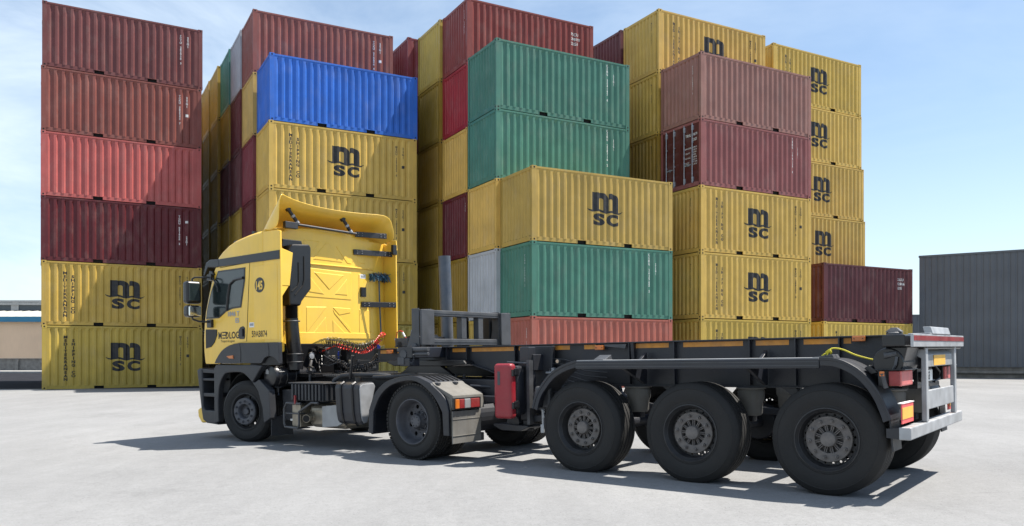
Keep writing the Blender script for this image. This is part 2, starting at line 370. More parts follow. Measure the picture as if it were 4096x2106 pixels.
def frame_mesh():
    b = MB()
    for x0, x1 in ((0, .165), (CL-.165, CL)):
        for y0, y1 in ((0, .12), (CW-.12, CW)): b.box(x0, x1, y0, y1, .118, CH-.118)
    for y0, y1, s in ((.004, .064, 1), (CW-.064, CW-.004, -1)):                       # top and bottom side rails
        b.box(.178, CL-.178, y0, y1, CH-.085, CH-.022)
        for x0, x1 in ((.178, 1.86), (2.22, 3.86), (4.22, CL-.178)): b.box(x0, x1, y0+.02*(s > 0), y1-.02*(s < 0), .012, .165)
        for x0, x1 in ((1.86, 2.22), (3.86, 4.22)): b.box(x0, x1, y0+.02*(s > 0), y1-.02*(s < 0), .132, .165)
    for x0, x1 in ((.004, .07), (CL-.07, CL-.004)):
        b.box(x0, x1, .162, CW-.162, CH-.125, CH-.02); b.box(x0, x1, .162, CW-.162, .014, .175)
    for x0 in (1.86, 3.86):                                                            # forklift pocket tunnels
        b.box(x0, x0+.36, .12, CW-.12, .015, .13, 1)
    return b.mesh('frame', ['cont', 'black'])
frame_me = frame_mesh()
roof_me = MB().box(.03, CL-.03, .03, CW-.03, CH-.05, CH-.03).mesh('roof', ['cont'])
floor_me = MB().box(.05, CL-.05, .07, CW-.07, .14, .2).mesh('floor', ['black'])
def casting_mesh():
    b = MB(); b.box(-.003, .178, -.003, .162, 0, .118)
    def oval(cx, cz, rx, rz, n=12): return [(cx+rx*math.cos(2*math.pi*i/n), cz+rz*math.sin(2*math.pi*i/n)) for i in range(n)]
    b.prism(oval(.086, .059, .034, .032), 'y', -.0045, .001, 1); b.prism(oval(.08, .059, .03, .034), 'x', -.0045, .001, 1)
    return b.mesh('corner_casting', ['cont', 'black'])
cast_me = casting_mesh()
def door_meshes():
    leaf = MB(); rows = [.17+i*.1155 for i in range(21)]
    def q(z):
        t = (z-.3) % .46
        return .02 if t < .26 or z < .28 or z > 2.42 else (.05 if .3 < t < .42 else .035)
    v = []; xs = [.125, 1.205]
    for z in rows:
        for x in xs: v.append((x, q(z), z))
    leaf.add(v, [(2*i, 2*i+1, 2*i+3, 2*i+2) for i in range(20)])
    for x0, x1 in ((.125, .18), (1.14, 1.205)): leaf.box(x0, x1, .006, .03, .17, CH-.125)
    rod = MB()
    rod.cyl((0, -.03, .14), (0, -.03, CH-.1), .017, 8)
    for z in (.3, CH-.27): rod.box(-.04, .04, -.035, .02, z-.09, z+.09)
    for z in (1.0, 1.75): rod.box(-.03, .03, -.03, .02, z-.02, z+.02)
    hd = MB(); hd.box(0, .36, -.05, -.03, .86, .9); hd.box(.14, .2, -.045, .02, .84, .93)
    return leaf.mesh('door', ['cont']), rod.mesh('lock_rod', ['galv']), hd.mesh('handle', ['galv'])
leaf_me, rod_me, hand_me = door_meshes()
def drape(d, name, m, off=.0025, pf=prof, brk=BR):
    """put flat lettering onto the corrugated wall"""
    bm = bmesh.new(); vs = [bm.verts.new((x, 0, z)) for x, z in d.v]
    for f in d.f:
        try: bm.faces.new([vs[i] for i in f])
        except ValueError: pass
    lo, hi = min(p[0] for p in d.v), max(p[0] for p in d.v)
    for x in brk:
        if lo < x < hi: bmesh.ops.bisect_plane(bm, geom=bm.verts[:]+bm.edges[:]+bm.faces[:], plane_co=(x, 0, 0), plane_no=(1, 0, 0))
    for v in bm.verts: v.co.y = pf(v.co.x)-off
    bmesh.ops.recalc_face_normals(bm, faces=bm.faces)
    for f in bm.faces:
        if f.normal.y > 0: f.normal_flip()
    me = bpy.data.meshes.new(name); bm.to_mesh(me); bm.free(); me.materials.append(M[m]); return me
# line-name lettering and emblem of the yellow boxes
dn = Decal(); dn.stack('MEDITERRANEAN', .83, 2.06, .155, .143, .045, 1.22); dn.stack('SHIPPING CO', 1.11, 1.92, .155, .143, .045, 1.22)
name_me = drape(dn, 'lettering', 'ink')
def arc(cx, cy, rx, ry, a0, a1, n=8): return [(cx+rx*math.cos(R(a0+(a1-a0)*i/n)), cy+ry*math.sin(R(a0+(a1-a0)*i/n))) for i in range(n+1)]
def emblem(letter_only=False):
    d = Decal(); X0, Z0 = 3.03, 1.31
    def T(p): return [(X0+(x-655)/560, Z0-(y-615)/625) for x, y in p]
    # the "m": stems and arches, each its own polygon, butted edge to edge
    d.poly(T([(340, 245), (500, 245), (500, 650), (340, 650)]))
    d.poly(T([(605, 420), (745, 420), (745, 660), (605, 660)]))
    d.poly(T([(832, 420), (972, 420), (972, 670), (832, 670)]))
    def arch(xa, xb, xi0, xi1, top, itop, base, lead):
        o = [(xa, lead)]+[(xa+(xb-xa)*(.5-.5*math.cos(math.pi*i/10)), lead+(top-lead)*math.sin(math.pi*(.18+.52*i/10))/1.0 if False else base-(base-top)*math.sin(math.pi*(.28+.72*i/10))**.6 if i < 10 else base) for i in range(11)]
        i_ = [(xi0+(xi1-xi0)*(.5-.5*math.cos(math.pi*i/10)), base-(base-itop)*math.sin(math.pi*i/10)**.6 if 0 < i < 10 else base) for i in range(11)]
        for k in range(10): d.poly(T([o[k+1], o[k+2] if k+2 < len(o) else o[-1], i_[k+1], i_[k]]))
    arch(500, 745, 500, 605, 245, 368, 420, 300)
    arch(745, 972, 745, 832, 245, 372, 420, 300)
    w_ = [(240, 622, 20), (285, 655, 34), (340, 668, 40), (420, 652, 46), (500, 640, 46), (560, 652, 48), (620, 676, 50), (680, 684, 50), (745, 668, 46), (800, 654, 44), (860, 664, 44), (930, 684, 44), (985, 690, 36), (1040, 668, 24), (1072, 640, 12)]
    dw = Decal()
    for p, q in zip(w_, w_[1:]): dw.poly(T([(p[0], p[1]-p[2]/2), (q[0], q[1]-q[2]/2), (q[0], q[1]+q[2]/2), (p[0], p[1]+p[2]/2)]))
    for ch, x0, x1 in (('S', 372, 640), ('C', 690, 968)):
        v, f = text2d(ch, 1, .055); ax = min(p[0] for p in v); bx = max(p[0] for p in v); az = min(p[1] for p in v); bz = max(p[1] for p in v)
        pts = [(x0+(x1-x0)*(p[0]-ax)/(bx-ax), 985-(985-712)*(p[1]-az)/(bz-az)) for p in v]; n = len(dw.v)
        dw.v += T(pts); dw.f += [[n+i for i in q] for q in f]
    a = drape(d, 'emblem', 'ink'); b_ = drape(dw, 'wave', 'ink', .0035)
    bm = bmesh.new(); bm.from_mesh(a); bm.from_mesh(b_); bm.to_mesh(a); bm.free(); return a
logo_me = emblem()
CN = [0]
def code_mesh(style, txt, color):
    d = Decal()
    if style == 'v':
        d.stack(txt, 5.17, 2.13, .115, .098, .03, .9); d.stack('22G1', 5.46, 2.08, .13, .125, .03, .9)
        if txt[:2] in ('TC', 'ME', 'TG'): d.poly([(5.41, 1.42), (5.52, 1.42), (5.52, 1.30), (5.41, 1.30)])
    elif style == 'v2':
        d.stack(txt, 5.17, 2.13, .115, .098, .03, .9); d.stack('22G1', 5.46, 1.25, .12, .1, .03, .9)
        d.poly([(5.41, 2.0), (5.52, 2.0), (5.52, 1.9), (5.41, 1.9)])
    elif style == 'v3':
        d.stack(txt, 4.98, 2.33, .13, .113, .03, .9); d.stack('22G1', 5.3, 2.0, .125, .118, .03, .9)
    else:
        for i, t in enumerate(txt.split('/')): d.text(t, 4.92 if style == 'h' else 5.0, 2.0-i*.2, .17, .012, .95)
    return drape(d, 'code', color)
def end_code(txt, color):
    d = Decal(); d.stack(txt, .0, 2.1, .1, .088, .004, .8)
    bm_me = drape(d, 'end_code', color, .0025, lambda u: .014, [])
    return bm_me
logo_cache = {}
def container(X, Y, yaw, level, col, label, code=None, style='v', ccol='white', msc=None, door=False, endc=None, doff=(0, 0), group='shipping containers stacked in the yard', z0=None, back=False):
    c, s = math.cos(yaw), math.sin(yaw); X += doff[0]*c-doff[1]*s; Y += doff[0]*s+doff[1]*c
    z = (gz(X, Y) if z0 is None else z0)+level*CH
    t = empty('shipping_container', Matrix(((c, -s, 0, X), (s, c, 0, Y), (0, 0, 1, z), (0, 0, 0, 1))))
    tag(t, label, 'shipping container', group)
    k = random.uniform(.9, 1.08); cc = tuple(min(1, v*k*random.uniform(.96, 1.04)) for v in col)+(1,)
    def P(name, me, mt=None, color=cc):
        o = bpy.data.objects.new(name, me); COL.objects.link(o); o.parent = t; o.color = color
        if mt is not None: o.matrix_local = mt
        return o
    P('frame', frame_me); P('roof', roof_me); P('floor', floor_me)
    RT = Matrix.Rotation(math.pi, 4, 'Z')
    P('side_wall', side_me); P('side_wall', side_me, Matrix.Translation((CL, CW, 0)) @ RT)
    # end walls: near end faces -x, far end faces +x
    ME = Matrix(((0, 1, 0, 0), (-1, 0, 0, CW), (0, 0, 1, 0), (0, 0, 0, 1))); MF = Matrix(((0, -1, 0, CL), (1, 0, 0, 0), (0, 0, 1, 0), (0, 0, 0, 1)))
    def doors(MM):
        for i in (0, 1):
            D = P('door', leaf_me, MM @ Matrix.Translation((i*1.1, 0, 0)), (.085, .018, .014, 1) if door else cc)
            for r in (.38, .86):
                o = bpy.data.objects.new('lock_rod', rod_me); COL.objects.link(o); o.parent = D; o.matrix_local = Matrix.Translation((r, 0, 0))
            o = bpy.data.objects.new('handle', hand_me); COL.objects.link(o); o.parent = D; o.matrix_local = Matrix.Translation((.42, 0, 0))
    if door: doors(ME); P('end_wall', end_me, MF)
    else: P('end_wall', end_me, ME); doors(MF) if not back else P('end_wall', end_me, MF)
    for sx in (0, 1):
        for sy in (0, 1):
            for sz in (0, 1):
                mt = Matrix.Translation((CL*sx, CW*sy, CH*sz)) @ Matrix.Diagonal((1-2*sx, 1-2*sy, 1-2*sz, 1)); P('corner_casting', cast_me, mt)
    if msc:
        if 'n' in msc: P('lettering', name_me)
        if 'l' in msc: P('emblem', logo_me)
    if code: P('code', code_mesh(style, code, ccol))
    if endc:
        me = end_code(endc[0], endc[1]); o = P('end_code', me, ME @ Matrix.Translation((CW-endc[2], 0, 0)))
    if door:
        d = Decal(); d.text('TRHU', 1.52, 2.0, .16, .008, .8); d.text('196179 0', 1.93, 2.0, .15, .008, .62); d.text('22G1', 1.93, 1.8, .15, .008, .8)
        for i, (a, b_) in enumerate((('MAX.GROSS', '30,480 KG'), ('', '67,200 LB'), ('TARE WT', '2,220 KG'), ('', '4,890 LB'), ('PAYLOAD', '28,260 KG'), ('', '62,310 LB'), ('CU.CAP.', '33.2 CU.M'), ('', '1,170 CU.F'))):
            if a: d.text(a, 1.5, 1.52-i*.095, .085, .003, .8)
            d.text(b_, 1.95, 1.52-i*.095, .08, .003, .7)
        P('door_writing', drape(d, 'door_writing', 'white', .012, lambda u: .02, []), ME)
    return t
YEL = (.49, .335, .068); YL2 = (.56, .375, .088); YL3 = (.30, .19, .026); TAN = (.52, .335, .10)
RBR = (.20, .062, .05); DBR = (.145, .042, .042); MAR = (.115, .017, .022); CRI = (.19, .032, .045); PLUM = (.11, .032, .038)
ROSE = (.29, .14, .115); RROSE = (.26, .09, .085); PINK = (.35, .105, .08); BLUE = (.03, .135, .53); GRN = (.062, .185, .142); TEAL = (.06, .22, .20); GREY = (.34, .34, .38); BRED = (.32, .02, .03)
Y0 = R(28.5)
def grid(u, v): return (u*math.cos(Y0)-v*math.sin(Y0), u*math.sin(Y0)+v*math.cos(Y0))
def stack(X, Y, yaw, items):
    z0 = gz(X, Y)
    for i, it in enumerate(items):
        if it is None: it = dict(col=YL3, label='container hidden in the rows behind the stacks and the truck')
        container(X, Y, yaw, i, z0=z0, **it)
def I(col, label, **k): d = dict(col=col, label=label); d.update(k); return d
LS = 'in the leftmost stack'
stack(-18.76, 32.53, R(30), [
 I(YEL, 'yellow emblem container on the ground at the bottom of the leftmost stack', code='MEDU 174465 3', ccol='ink', msc='nl', doff=(.02, 0)),
 I(YEL, 'yellow emblem container second from the ground in the leftmost stack', code='MEDU 205031 0', ccol='ink', msc='nl'),
 I(MAR, 'dark maroon container sitting on the two yellow ones of the leftmost stack', code='TGHU 051908 2', style='v2', doff=(-.02, 0)),
 I((.42, .105, .095), 'bright pinkish red container without writing in the leftmost stack', doff=(-.02, 0)),
 I(RBR, 'brick brown container with white codes, second from the top of the leftmost stack', code='TCKU 383242 7', doff=(-.01, 0)),
 I(DBR, 'dark brown red container on top of the leftmost stack', code='FCIU 282958 3', doff=(.03, 0))])
stack(-9.29, 31.31, Y0, [
 I((.46, .36, .09), 'sunlit yellow container on the ground behind the cab, its lettering showing behind the headboard', code='MEDU 161802 4', ccol='ink', msc='nl'),
 I(YEL, 'dull yellow container second from the ground behind the cab, mostly hidden by it', code='MEDU 220147 8', ccol='ink', msc='nl'),
 I(YL2, 'yellow container right behind the roof spoiler, two below the blue one', code='MEDU 183326 1', ccol='ink', msc='nl', doff=(-.03, 0)),
 I(YL2, 'yellow emblem container directly under the bright blue container', code='MEDU 157532 6', ccol='ink', msc='nl', doff=(-.03, 0)),
 I(BLUE, 'the only bright blue container, plain, topping the stack behind the cab')])
bx, by = -10.65, 33.53
for k in range(4): stack(*grid(-.95, 40.25+k*2.5), Y0, [None]*6)  # unseen rows behind the leftmost stack, added to darken the alley beside it
def row(p, q, items): stack(p, q, Y0, items)
u0 = (bx*math.cos(Y0)+by*math.sin(Y0))
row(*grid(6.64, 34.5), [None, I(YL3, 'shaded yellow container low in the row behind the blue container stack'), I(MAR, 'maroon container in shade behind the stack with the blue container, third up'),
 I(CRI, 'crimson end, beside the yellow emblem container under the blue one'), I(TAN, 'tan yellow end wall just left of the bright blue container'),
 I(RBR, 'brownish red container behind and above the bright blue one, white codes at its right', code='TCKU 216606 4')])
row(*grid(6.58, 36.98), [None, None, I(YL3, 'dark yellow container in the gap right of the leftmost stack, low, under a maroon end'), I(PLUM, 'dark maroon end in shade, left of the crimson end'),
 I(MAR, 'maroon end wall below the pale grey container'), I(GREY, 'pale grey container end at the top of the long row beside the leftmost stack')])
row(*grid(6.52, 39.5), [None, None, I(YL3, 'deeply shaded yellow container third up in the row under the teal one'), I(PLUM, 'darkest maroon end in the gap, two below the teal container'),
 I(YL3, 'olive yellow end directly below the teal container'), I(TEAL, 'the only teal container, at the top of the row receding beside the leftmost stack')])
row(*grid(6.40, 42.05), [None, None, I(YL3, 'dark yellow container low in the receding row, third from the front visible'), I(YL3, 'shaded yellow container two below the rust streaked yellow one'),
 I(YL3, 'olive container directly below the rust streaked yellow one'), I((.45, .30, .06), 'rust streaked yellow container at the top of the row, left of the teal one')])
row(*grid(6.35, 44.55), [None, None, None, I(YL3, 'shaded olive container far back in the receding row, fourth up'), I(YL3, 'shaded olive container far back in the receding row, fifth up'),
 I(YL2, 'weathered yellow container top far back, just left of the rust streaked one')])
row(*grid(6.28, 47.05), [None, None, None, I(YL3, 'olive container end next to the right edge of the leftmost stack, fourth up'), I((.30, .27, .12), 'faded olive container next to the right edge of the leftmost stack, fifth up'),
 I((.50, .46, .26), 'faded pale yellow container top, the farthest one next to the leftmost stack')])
# middle block
stack(.69, 28.02, R(27.6), [
 I(PINK, 'dusty pink container on the ground under the green one, just above the trailer', endc=('CXDU 120', 'white', .42)),
 I(GRN, 'green container between the pink one and the yellow emblem one', code='CLHU 263965 3', style='v3', endc=('CLHU 263965 3', 'white', .55)),
 I((.47, .325, .08), 'yellow container with a large emblem and no lettering, topping the front middle stack', msc='l')])
stack(-.58, 30.07, Y0, [
 I(YL2, 'yellow container on the ground seen through the trailer headboard'), I((.46, .47, .51), 'the only white container, beside the lower green one'),
 I(YL2, 'yellow end wall under the two stacked green containers'),
 I(GRN, 'green container, lower one of the pair above the yellow end wall', code='CLHU 258716 2', style='v3'),
 I(GRN, 'green container, upper one of the pair, topping its stack', code='CLHU 324197 6', style='v3')])
stack(*grid(13.98, 29.5), Y0, [
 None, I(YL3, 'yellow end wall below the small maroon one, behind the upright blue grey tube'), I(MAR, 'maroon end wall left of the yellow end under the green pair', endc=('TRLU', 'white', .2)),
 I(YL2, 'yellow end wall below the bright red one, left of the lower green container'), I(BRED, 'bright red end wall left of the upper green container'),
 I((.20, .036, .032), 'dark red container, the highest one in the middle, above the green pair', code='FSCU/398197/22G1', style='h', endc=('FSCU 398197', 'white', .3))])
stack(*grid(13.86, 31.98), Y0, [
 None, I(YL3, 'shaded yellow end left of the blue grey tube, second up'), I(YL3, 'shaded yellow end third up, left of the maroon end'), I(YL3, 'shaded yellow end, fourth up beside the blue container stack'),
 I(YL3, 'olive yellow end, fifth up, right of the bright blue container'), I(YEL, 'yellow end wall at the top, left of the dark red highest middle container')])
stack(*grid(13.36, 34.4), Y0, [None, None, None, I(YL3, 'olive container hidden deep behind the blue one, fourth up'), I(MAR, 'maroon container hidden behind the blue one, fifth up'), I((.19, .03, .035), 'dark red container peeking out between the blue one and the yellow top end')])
# right block
stack(7.33, 31.65, Y0, [
 I(YEL, 'yellow emblem container on the ground right of the pink one, cut off by the trailer', code='MEDU 310264 1', ccol='ink', msc='nl', endc=('MEDU 310264 1', 'ink', .62)),
 I(YL2, 'yellow emblem container second from the ground, right of the green one', code='MEDU 288305 0', ccol='ink', msc='nl', endc=('MEDU 288305 0', 'ink', .62)),
 I(YL2, 'yellow emblem container directly under the rose red container with the doors', code='MEDU 231987 5', ccol='ink', msc='nl', endc=('MEDU 231987 5', 'ink', .62)),
 I(RROSE, 'rose red container showing its dark red doors with lock rods and white writing', code='TRHU 196179 0', style='v3', door=True),
 I(ROSE, 'pale brownish rose container on top of the one with the doors', endc=('FSCU 346892 5', 'white', .5))])
stack(*grid(21.5, 26.85), Y0, [None, None, I(YL3, 'shaded yellow end behind the doors container, third up', endc=('MEDU', 'ink', .5)), I(YL3, 'shaded yellow end right of the lower green container of the pair', endc=('MEDU 19', 'ink', .5)),
 I(YEL, 'yellow end right of the upper green container of the pair', endc=('MEDU 2604', 'ink', .5)), I(YL2, 'big yellow emblem container at the top behind the pale rose one', code='MEDU 192837 4', ccol='ink', msc='nl', endc=('MEDU 192837', 'ink', .5))])
stack(*grid(21.42, 29.4), Y0, [None, None, None, None, I(YL3, 'olive container hidden behind the big yellow one at the top'), I(PLUM, 'dark plum container at the top, left of the big yellow emblem one')])
stack(12.07, 37.67, R(29), [I(YEL, 'yellow container at the ground of the far right stack, hidden behind the plum pair', ccol='ink', msc='nl'), I(YL2, 'yellow container level with the plum one, behind it', msc='l'),
 I(YL2, 'yellow emblem container of the far right stack just above the plum container', msc='nl', doff=(.30, 0)), I(YL2, 'yellow emblem container of the far right stack, two above the plum container', msc='nl', doff=(.2, 0)),
 I(YL2, 'yellow emblem container second from the top of the far right stack', msc='nl', doff=(.03, 0)), I(YEL, 'yellow emblem container on top of the far right stack', msc='nl')])
stack(13.73, 35.94, Y0, [I(YL2, 'yellow container on the ground at the right under the plum one, just above the trailer', msc='nl', ccol='ink'), I(PLUM, 'plum container with small white codes, lowest stack at the right', code='GLDU/328886/22G1', style='h2')])
print('containers done')

# ------------------------------------------------------------------ wheels (axis along local y, outer face towards +y)
def rot_ring(n, r): return [(r*math.cos(2*math.pi*i/n), r*math.sin(2*math.pi*i/n), 2*math.pi*i/n) for i in range(n)]
def tyre_mesh(Ro, Ri, w, name, lugs=False):
    b = MB(); h = (Ro-Ri)
    side = [(Ri-.012, -.02), (Ri, -.002), (Ri+.02, .004), (Ri+.03, .0), (Ri+h*.3, .012), (Ri+h*.55, .014), (Ri+h*.7, .008), (Ri+h*.72, .012), (Ri+h*.82, -.003), (Ro-.03, -.012), (Ro-.01, -.026), (Ro-.002, -.042)]
    tread = []
    gx = [-.042, -w*.24, -w*.42, -w*.58, -w*.76, -w+.042]
    for g in gx[1:-1]: tread += [(Ro, g+.009), (Ro-.013, g+.006), (Ro-.013, g-.006), (Ro, g-.009)]
    other = [(r, -w-y) for r, y in reversed(side)]
    b.lathe(side+tread+other, 72)
    if lugs:
        for i in range(60):
            a = 2*math.pi*i/60
            for y0, y1, sk in ((-.01, -w*.24+.012, 0), (-w*.76-.012, -w+.01, .05)):
                X = Matrix.Rotation(-(a+sk), 4, 'Y'); b.box(Ro-.02, Ro+.003, y1, y0, -.019, .019, 0, X)
    return b.mesh(name, ['rubber'])
TY385 = tyre_mesh(.52, .29, .37, 'tyre'); TYdrive = tyre_mesh(.485, .285, .27, 'tyre', True); TYsteer = tyre_mesh(.478, .28, .29, 'tyre')
def nuts(b, n, r, y0, y1, s=.016, mi=0, cap=True):
    for x, z, a in rot_ring(n, r):
        b.cyl((x, y0, z), (x, y1, z), s, 6, mi)
        if cap: b.cyl((x, y1, z), (x, y1+.018, z), s*.55, 6, mi)
def annulus_holes(b, r0, r1, rc, rh, n, y, mi=0, seg=10):
    """flat ring between r0 and r1 (facing y) pierced by n round holes of radius rh at rc"""
    for i in range(n):
        a0 = 2*math.pi*(i-.5)/n; a1 = 2*math.pi*(i+.5)/n; am = 2*math.pi*i/n
        h = [(rc*math.cos(am)+rh*math.cos(t), rc*math.sin(am)+rh*math.sin(t)) for t in [am+2*math.pi*k/seg for k in range(seg)]]
        # outer boundary sampled at matching angles around the hole
        v = []; o = []
        for k in range(seg):
            t = 2*math.pi*k/seg; ct, st = math.cos(t), math.sin(t)
            rr = rc+(r1-rc)*max(0, ct)/max(abs(ct), abs(st))+(rc-r0)*min(0, ct)/max(abs(ct), abs(st)) if True else 0
            aa = am+(a1-a0)/2*st/max(abs(ct), abs(st)); o.append((rr*math.cos(aa), rr*math.sin(aa)))
        v = [(p[0], y, p[1]) for p in h]+[(p[0], y, p[1]) for p in o]+[(p[0], y-.014, p[1]) for p in h]
        f = [(k, (k+1) % seg, seg+(k+1) % seg, seg+k) for k in range(seg)]+[(k, (k+1) % seg, 2*seg+(k+1) % seg, 2*seg+k) for k in range(seg)]
        b.add(v, f, mi)
# trailer wheel: deep rim, ring of vents, bolt flange, ribbed centre, hub cap
b = MB(); b.lathe([(.268, -.36), (.285, -.345), (.262, -.32), (.258, -.1), (.262, -.03), (.284, -.012), (.297, .0), (.297, .006), (.287, .008), (.281, -.004), (.268, -.02), (.258, -.05), (.25, -.095), (.243, -.112)], 64)
annulus_holes(b, .205, .246, .226, .0125, 20, -.112, seg=12)
b.lathe([(.206, -.126), (.206, -.105), (.18, -.09)], 64); rim_t = b.mesh('rim', ['rimm'])
b = MB(); b.lathe([(.213, -.10), (.213, -.078), (.208, -.072), (.135, -.072), (.13, -.078), (.13, -.12), (.0, -.125)], 64)
nuts(b, 10, .172, -.072, -.045, .018); hub_t = b.mesh('bolt_flange', ['hub'])
b = MB(); b.lathe([(.0, -.118), (.128, -.118)], 32, mi=1)
for x, z, a in rot_ring(12, .098):
    X = Matrix.Rotation(-a, 4, 'Y'); b.box(.055, .13, -.118, -.082, -.012, -.004, 0, X); b.box(.055, .13, -.118, -.082, .004, .012, 0, X)
b.lathe([(.072, -.118), (.072, -.05), (.066, -.04), (.05, -.037), (.0, -.036)], 32); cap_t = b.mesh('hub_cap', ['hub', 'gloss'])
# steer wheel: disc bulging outward with ten nuts
b = MB(); b.lathe([(.26, -.28), (.275, -.26), (.25, -.22), (.245, -.1), (.25, -.03), (.272, -.01), (.284, .0), (.284, .007), (.274, .008), (.262, -.006), (.248, -.045), (.243, -.09)], 64)
annulus_holes(b, .186, .244, .216, .021, 10, -.075, seg=12); b.lathe([(.187, -.09), (.187, -.07), (.206, -.035), (.214, -.004), (.212, .012)], 64); rim_s = b.mesh('rim', ['rimm'])
b = MB(); b.lathe([(.212, .01), (.208, .03), (.194, .042), (.122, .042), (.112, .032), (.106, .0), (.1, -.035), (.0, -.04)], 64)
nuts(b, 10, .158, .042, .056, .02); nuts(b, 14, .085, -.036, -.028, .008, cap=False); hub_s = b.mesh('bolt_flange', ['rimgrey'])
b = MB(); b.lathe([(.052, -.04), (.052, -.005), (.044, .005), (.0, .007)], 32); cap_s = b.mesh('hub_cap', ['rimgrey'])
# drive wheel: deep dish with eight holes, hub drum in the middle
b = MB(); b.lathe([(.262, -.27), (.28, -.25), (.258, -.2), (.268, -.03), (.278, -.012), (.29, .0), (.29, .007), (.28, .008), (.272, -.006), (.262, -.03), (.252, -.10), (.236, -.145), (.225, -.152)], 64)
annulus_holes(b, .145, .228, .188, .028, 8, -.152, seg=14); b.lathe([(.146, -.166), (.146, -.15), (.13, -.15), (.0, -.152)], 64); rim_d = b.mesh('rim', ['rimgrey'])
b = MB(); b.lathe([(.128, -.15), (.128, -.135), (.112, -.13), (.086, -.09), (.084, -.06), (.074, -.05), (.0, -.048)], 40); nuts(b, 10, .112, -.135, -.105, .013); nuts(b, 8, .06, -.05, -.04, .009, cap=False); hub_d = b.mesh('bolt_flange', ['rimgrey'])
inner_rim = MB().lathe([(.28, -.25), (.25, -.2), (.25, -.05), (.28, .0)], 48).mesh('rim', ['rimm'])
def wheel(parent, x, y, z, meshes, flip=False, spin=0, steer=0):
    """wheel > tyre, rim, bolt flange, hub cap"""
    mt = Matrix.Translation((x, y, z)) @ Matrix.Rotation(R(steer), 4, 'Z') @ (Matrix.Rotation(math.pi, 4, 'Z') if flip else Matrix()) @ Matrix.Rotation(spin, 4, 'Y')
    o = bpy.data.objects.new('wheel', meshes[0]); COL.objects.link(o); o.parent = parent; o.matrix_local = mt
    for me in meshes[1:]:
        c = bpy.data.objects.new(me.name.split('.')[0], me); COL.objects.link(c); c.parent = o
    return o
for me in (rim_t, hub_t, cap_t, rim_s, hub_s, cap_s, rim_d, hub_d, inner_rim, TY385, TYdrive, TYsteer):
    me.polygons.foreach_set('use_smooth', [True]*len(me.polygons)); me.set_sharp_from_angle(angle=R(38))

# ------------------------------------------------------------------ tractor truck (x forward, y to its left = towards the camera, z up)
TR = frame(-1.268+1.22*.629, 10.33+1.22*.777, -.777, .629)
tk = empty('tractor_truck', TR); tag(tk, 'yellow road tractor with black skirts and a roof spoiler, coupled to the bare trailer', 'truck')
HW = 1.22
# cab shell: side profile lofted across the width
prof_cab = [(4.82, 1.21), (4.855, 1.4), (4.86, 1.6), (4.835, 1.85), (4.795, 2.06), (4.70, 2.32), (4.60, 2.56), (4.53, 2.72), (4.46, 2.86), (4.39, 2.98), (4.27, 3.10), (4.10, 3.18), (3.9, 3.24), (3.6, 3.285), (3.35, 3.31), (3.17, 3.315), (3.135, 3.29), (3.13, 3.25), (3.13, 3.22), (3.13, 2.9), (3.13, 2.3), (3.13, 1.60), (3.13, 1.52), (3.15, 1.48)]
fr = [0]*24
bev = [(-1.22, .05), (-1.212, .03), (-1.195, .013), (-1.16, .003), (-1.1, 0), (-.85, 0), (-.5, 0), (-.2, 0)]
ysec = bev+[(0, 0)]+[(-a, c) for a, c in reversed(bev)]
b = MB(); n = len(prof_cab); cx, cz = 4.0, 2.3; V = []
for y, ins in ysec:
    t = abs(y)/1.22
    for (x, z), fw in zip(prof_cab, fr):
        dx = cx-x; dz = cz-z; dl = math.hypot(dx, dz)
        zz = z-(.10*t**3 if z > 3.0 and (z > 3.26 or x > 3.2) else 0 if x < 3.2 else (.05*t**3 if z > 2.8 else 0)); xx = x-(.10*t**4 if x > 4.3 else 0)*0
        zz += .05*(1-t*t) if z > 3.26 or (z > 3.05 and x > 3.2) else 0
        xx += .10*(1-t**4) if x > 4.2 and z > 1.2 else 0
        V.append((xx+ins*dx/dl, y, zz+ins*dz/dl))
F = []
for i in range(len(ysec)-1):
    for j in range(n): F.append((i*n+j, i*n+(j+1) % n, (i+1)*n+(j+1) % n, (i+1)*n+j))
F.append(list(range(n))); F.append([(len(ysec)-1)*n+j for j in range(n-1, -1, -1)])
b.add(V, F); body = b.obj('cab', 'yellow', tk, smooth=True)
# rear lower skirt of the back wall with its raised middle
b = MB(); b.prism([(1.0, 1.47), (.46, 1.47), (.40, 1.5), (.25, 1.56), (.1, 1.6), (-.95, 1.6), (-.95, 1.7), (1.0, 1.7)], 'x', 3.118, 3.14); b.obj('wall_edge', 'yellow', body, bevel=.008)
# pressed ribs and panels of the back wall
WX = 3.13
def press(polys, h=.006, name='pressed_rib'):
    bm = bmesh.new()
    for p in polys:
        k = len(p); cy = sum(q[0] for q in p)/k; cz_ = sum(q[1] for q in p)/k
        lo = [bm.verts.new((WX+.004, a, c)) for a, c in p]; hi = []
        for a, c in p:
            d = math.hypot(a-cy, c-cz_); g = (d-.022)/d; hi.append(bm.verts.new((WX-h, cy+(a-cy)*g, cz_+(c-cz_)*g)))
        bm.faces.new(hi)
        for i in range(k): bm.faces.new((lo[i], lo[(i+1) % k], hi[(i+1) % k], hi[i]))
    bmesh.ops.recalc_face_normals(bm, faces=bm.faces); me = bpy.data.meshes.new(name); bm.to_mesh(me); bm.free(); me.materials.append(M['yellow'])
    return link(name, me, body, bevel=.006)
press([[(.33, 2.86), (.07, 3.16), (.0, 3.16), (-.29, 2.85)]]); press([[(-.12, 3.13), (-.2, 3.13), (-.48, 2.84), (-.38, 2.84)]]); press([[(.50, 3.17), (.17, 3.16), (.42, 2.87), (.50, 2.86)]])
press([[(.62, 2.735), (-.47, 2.705), (-.46, 2.24), (.62, 2.26)]], .006, 'pressed_panel')
WX = 3.124
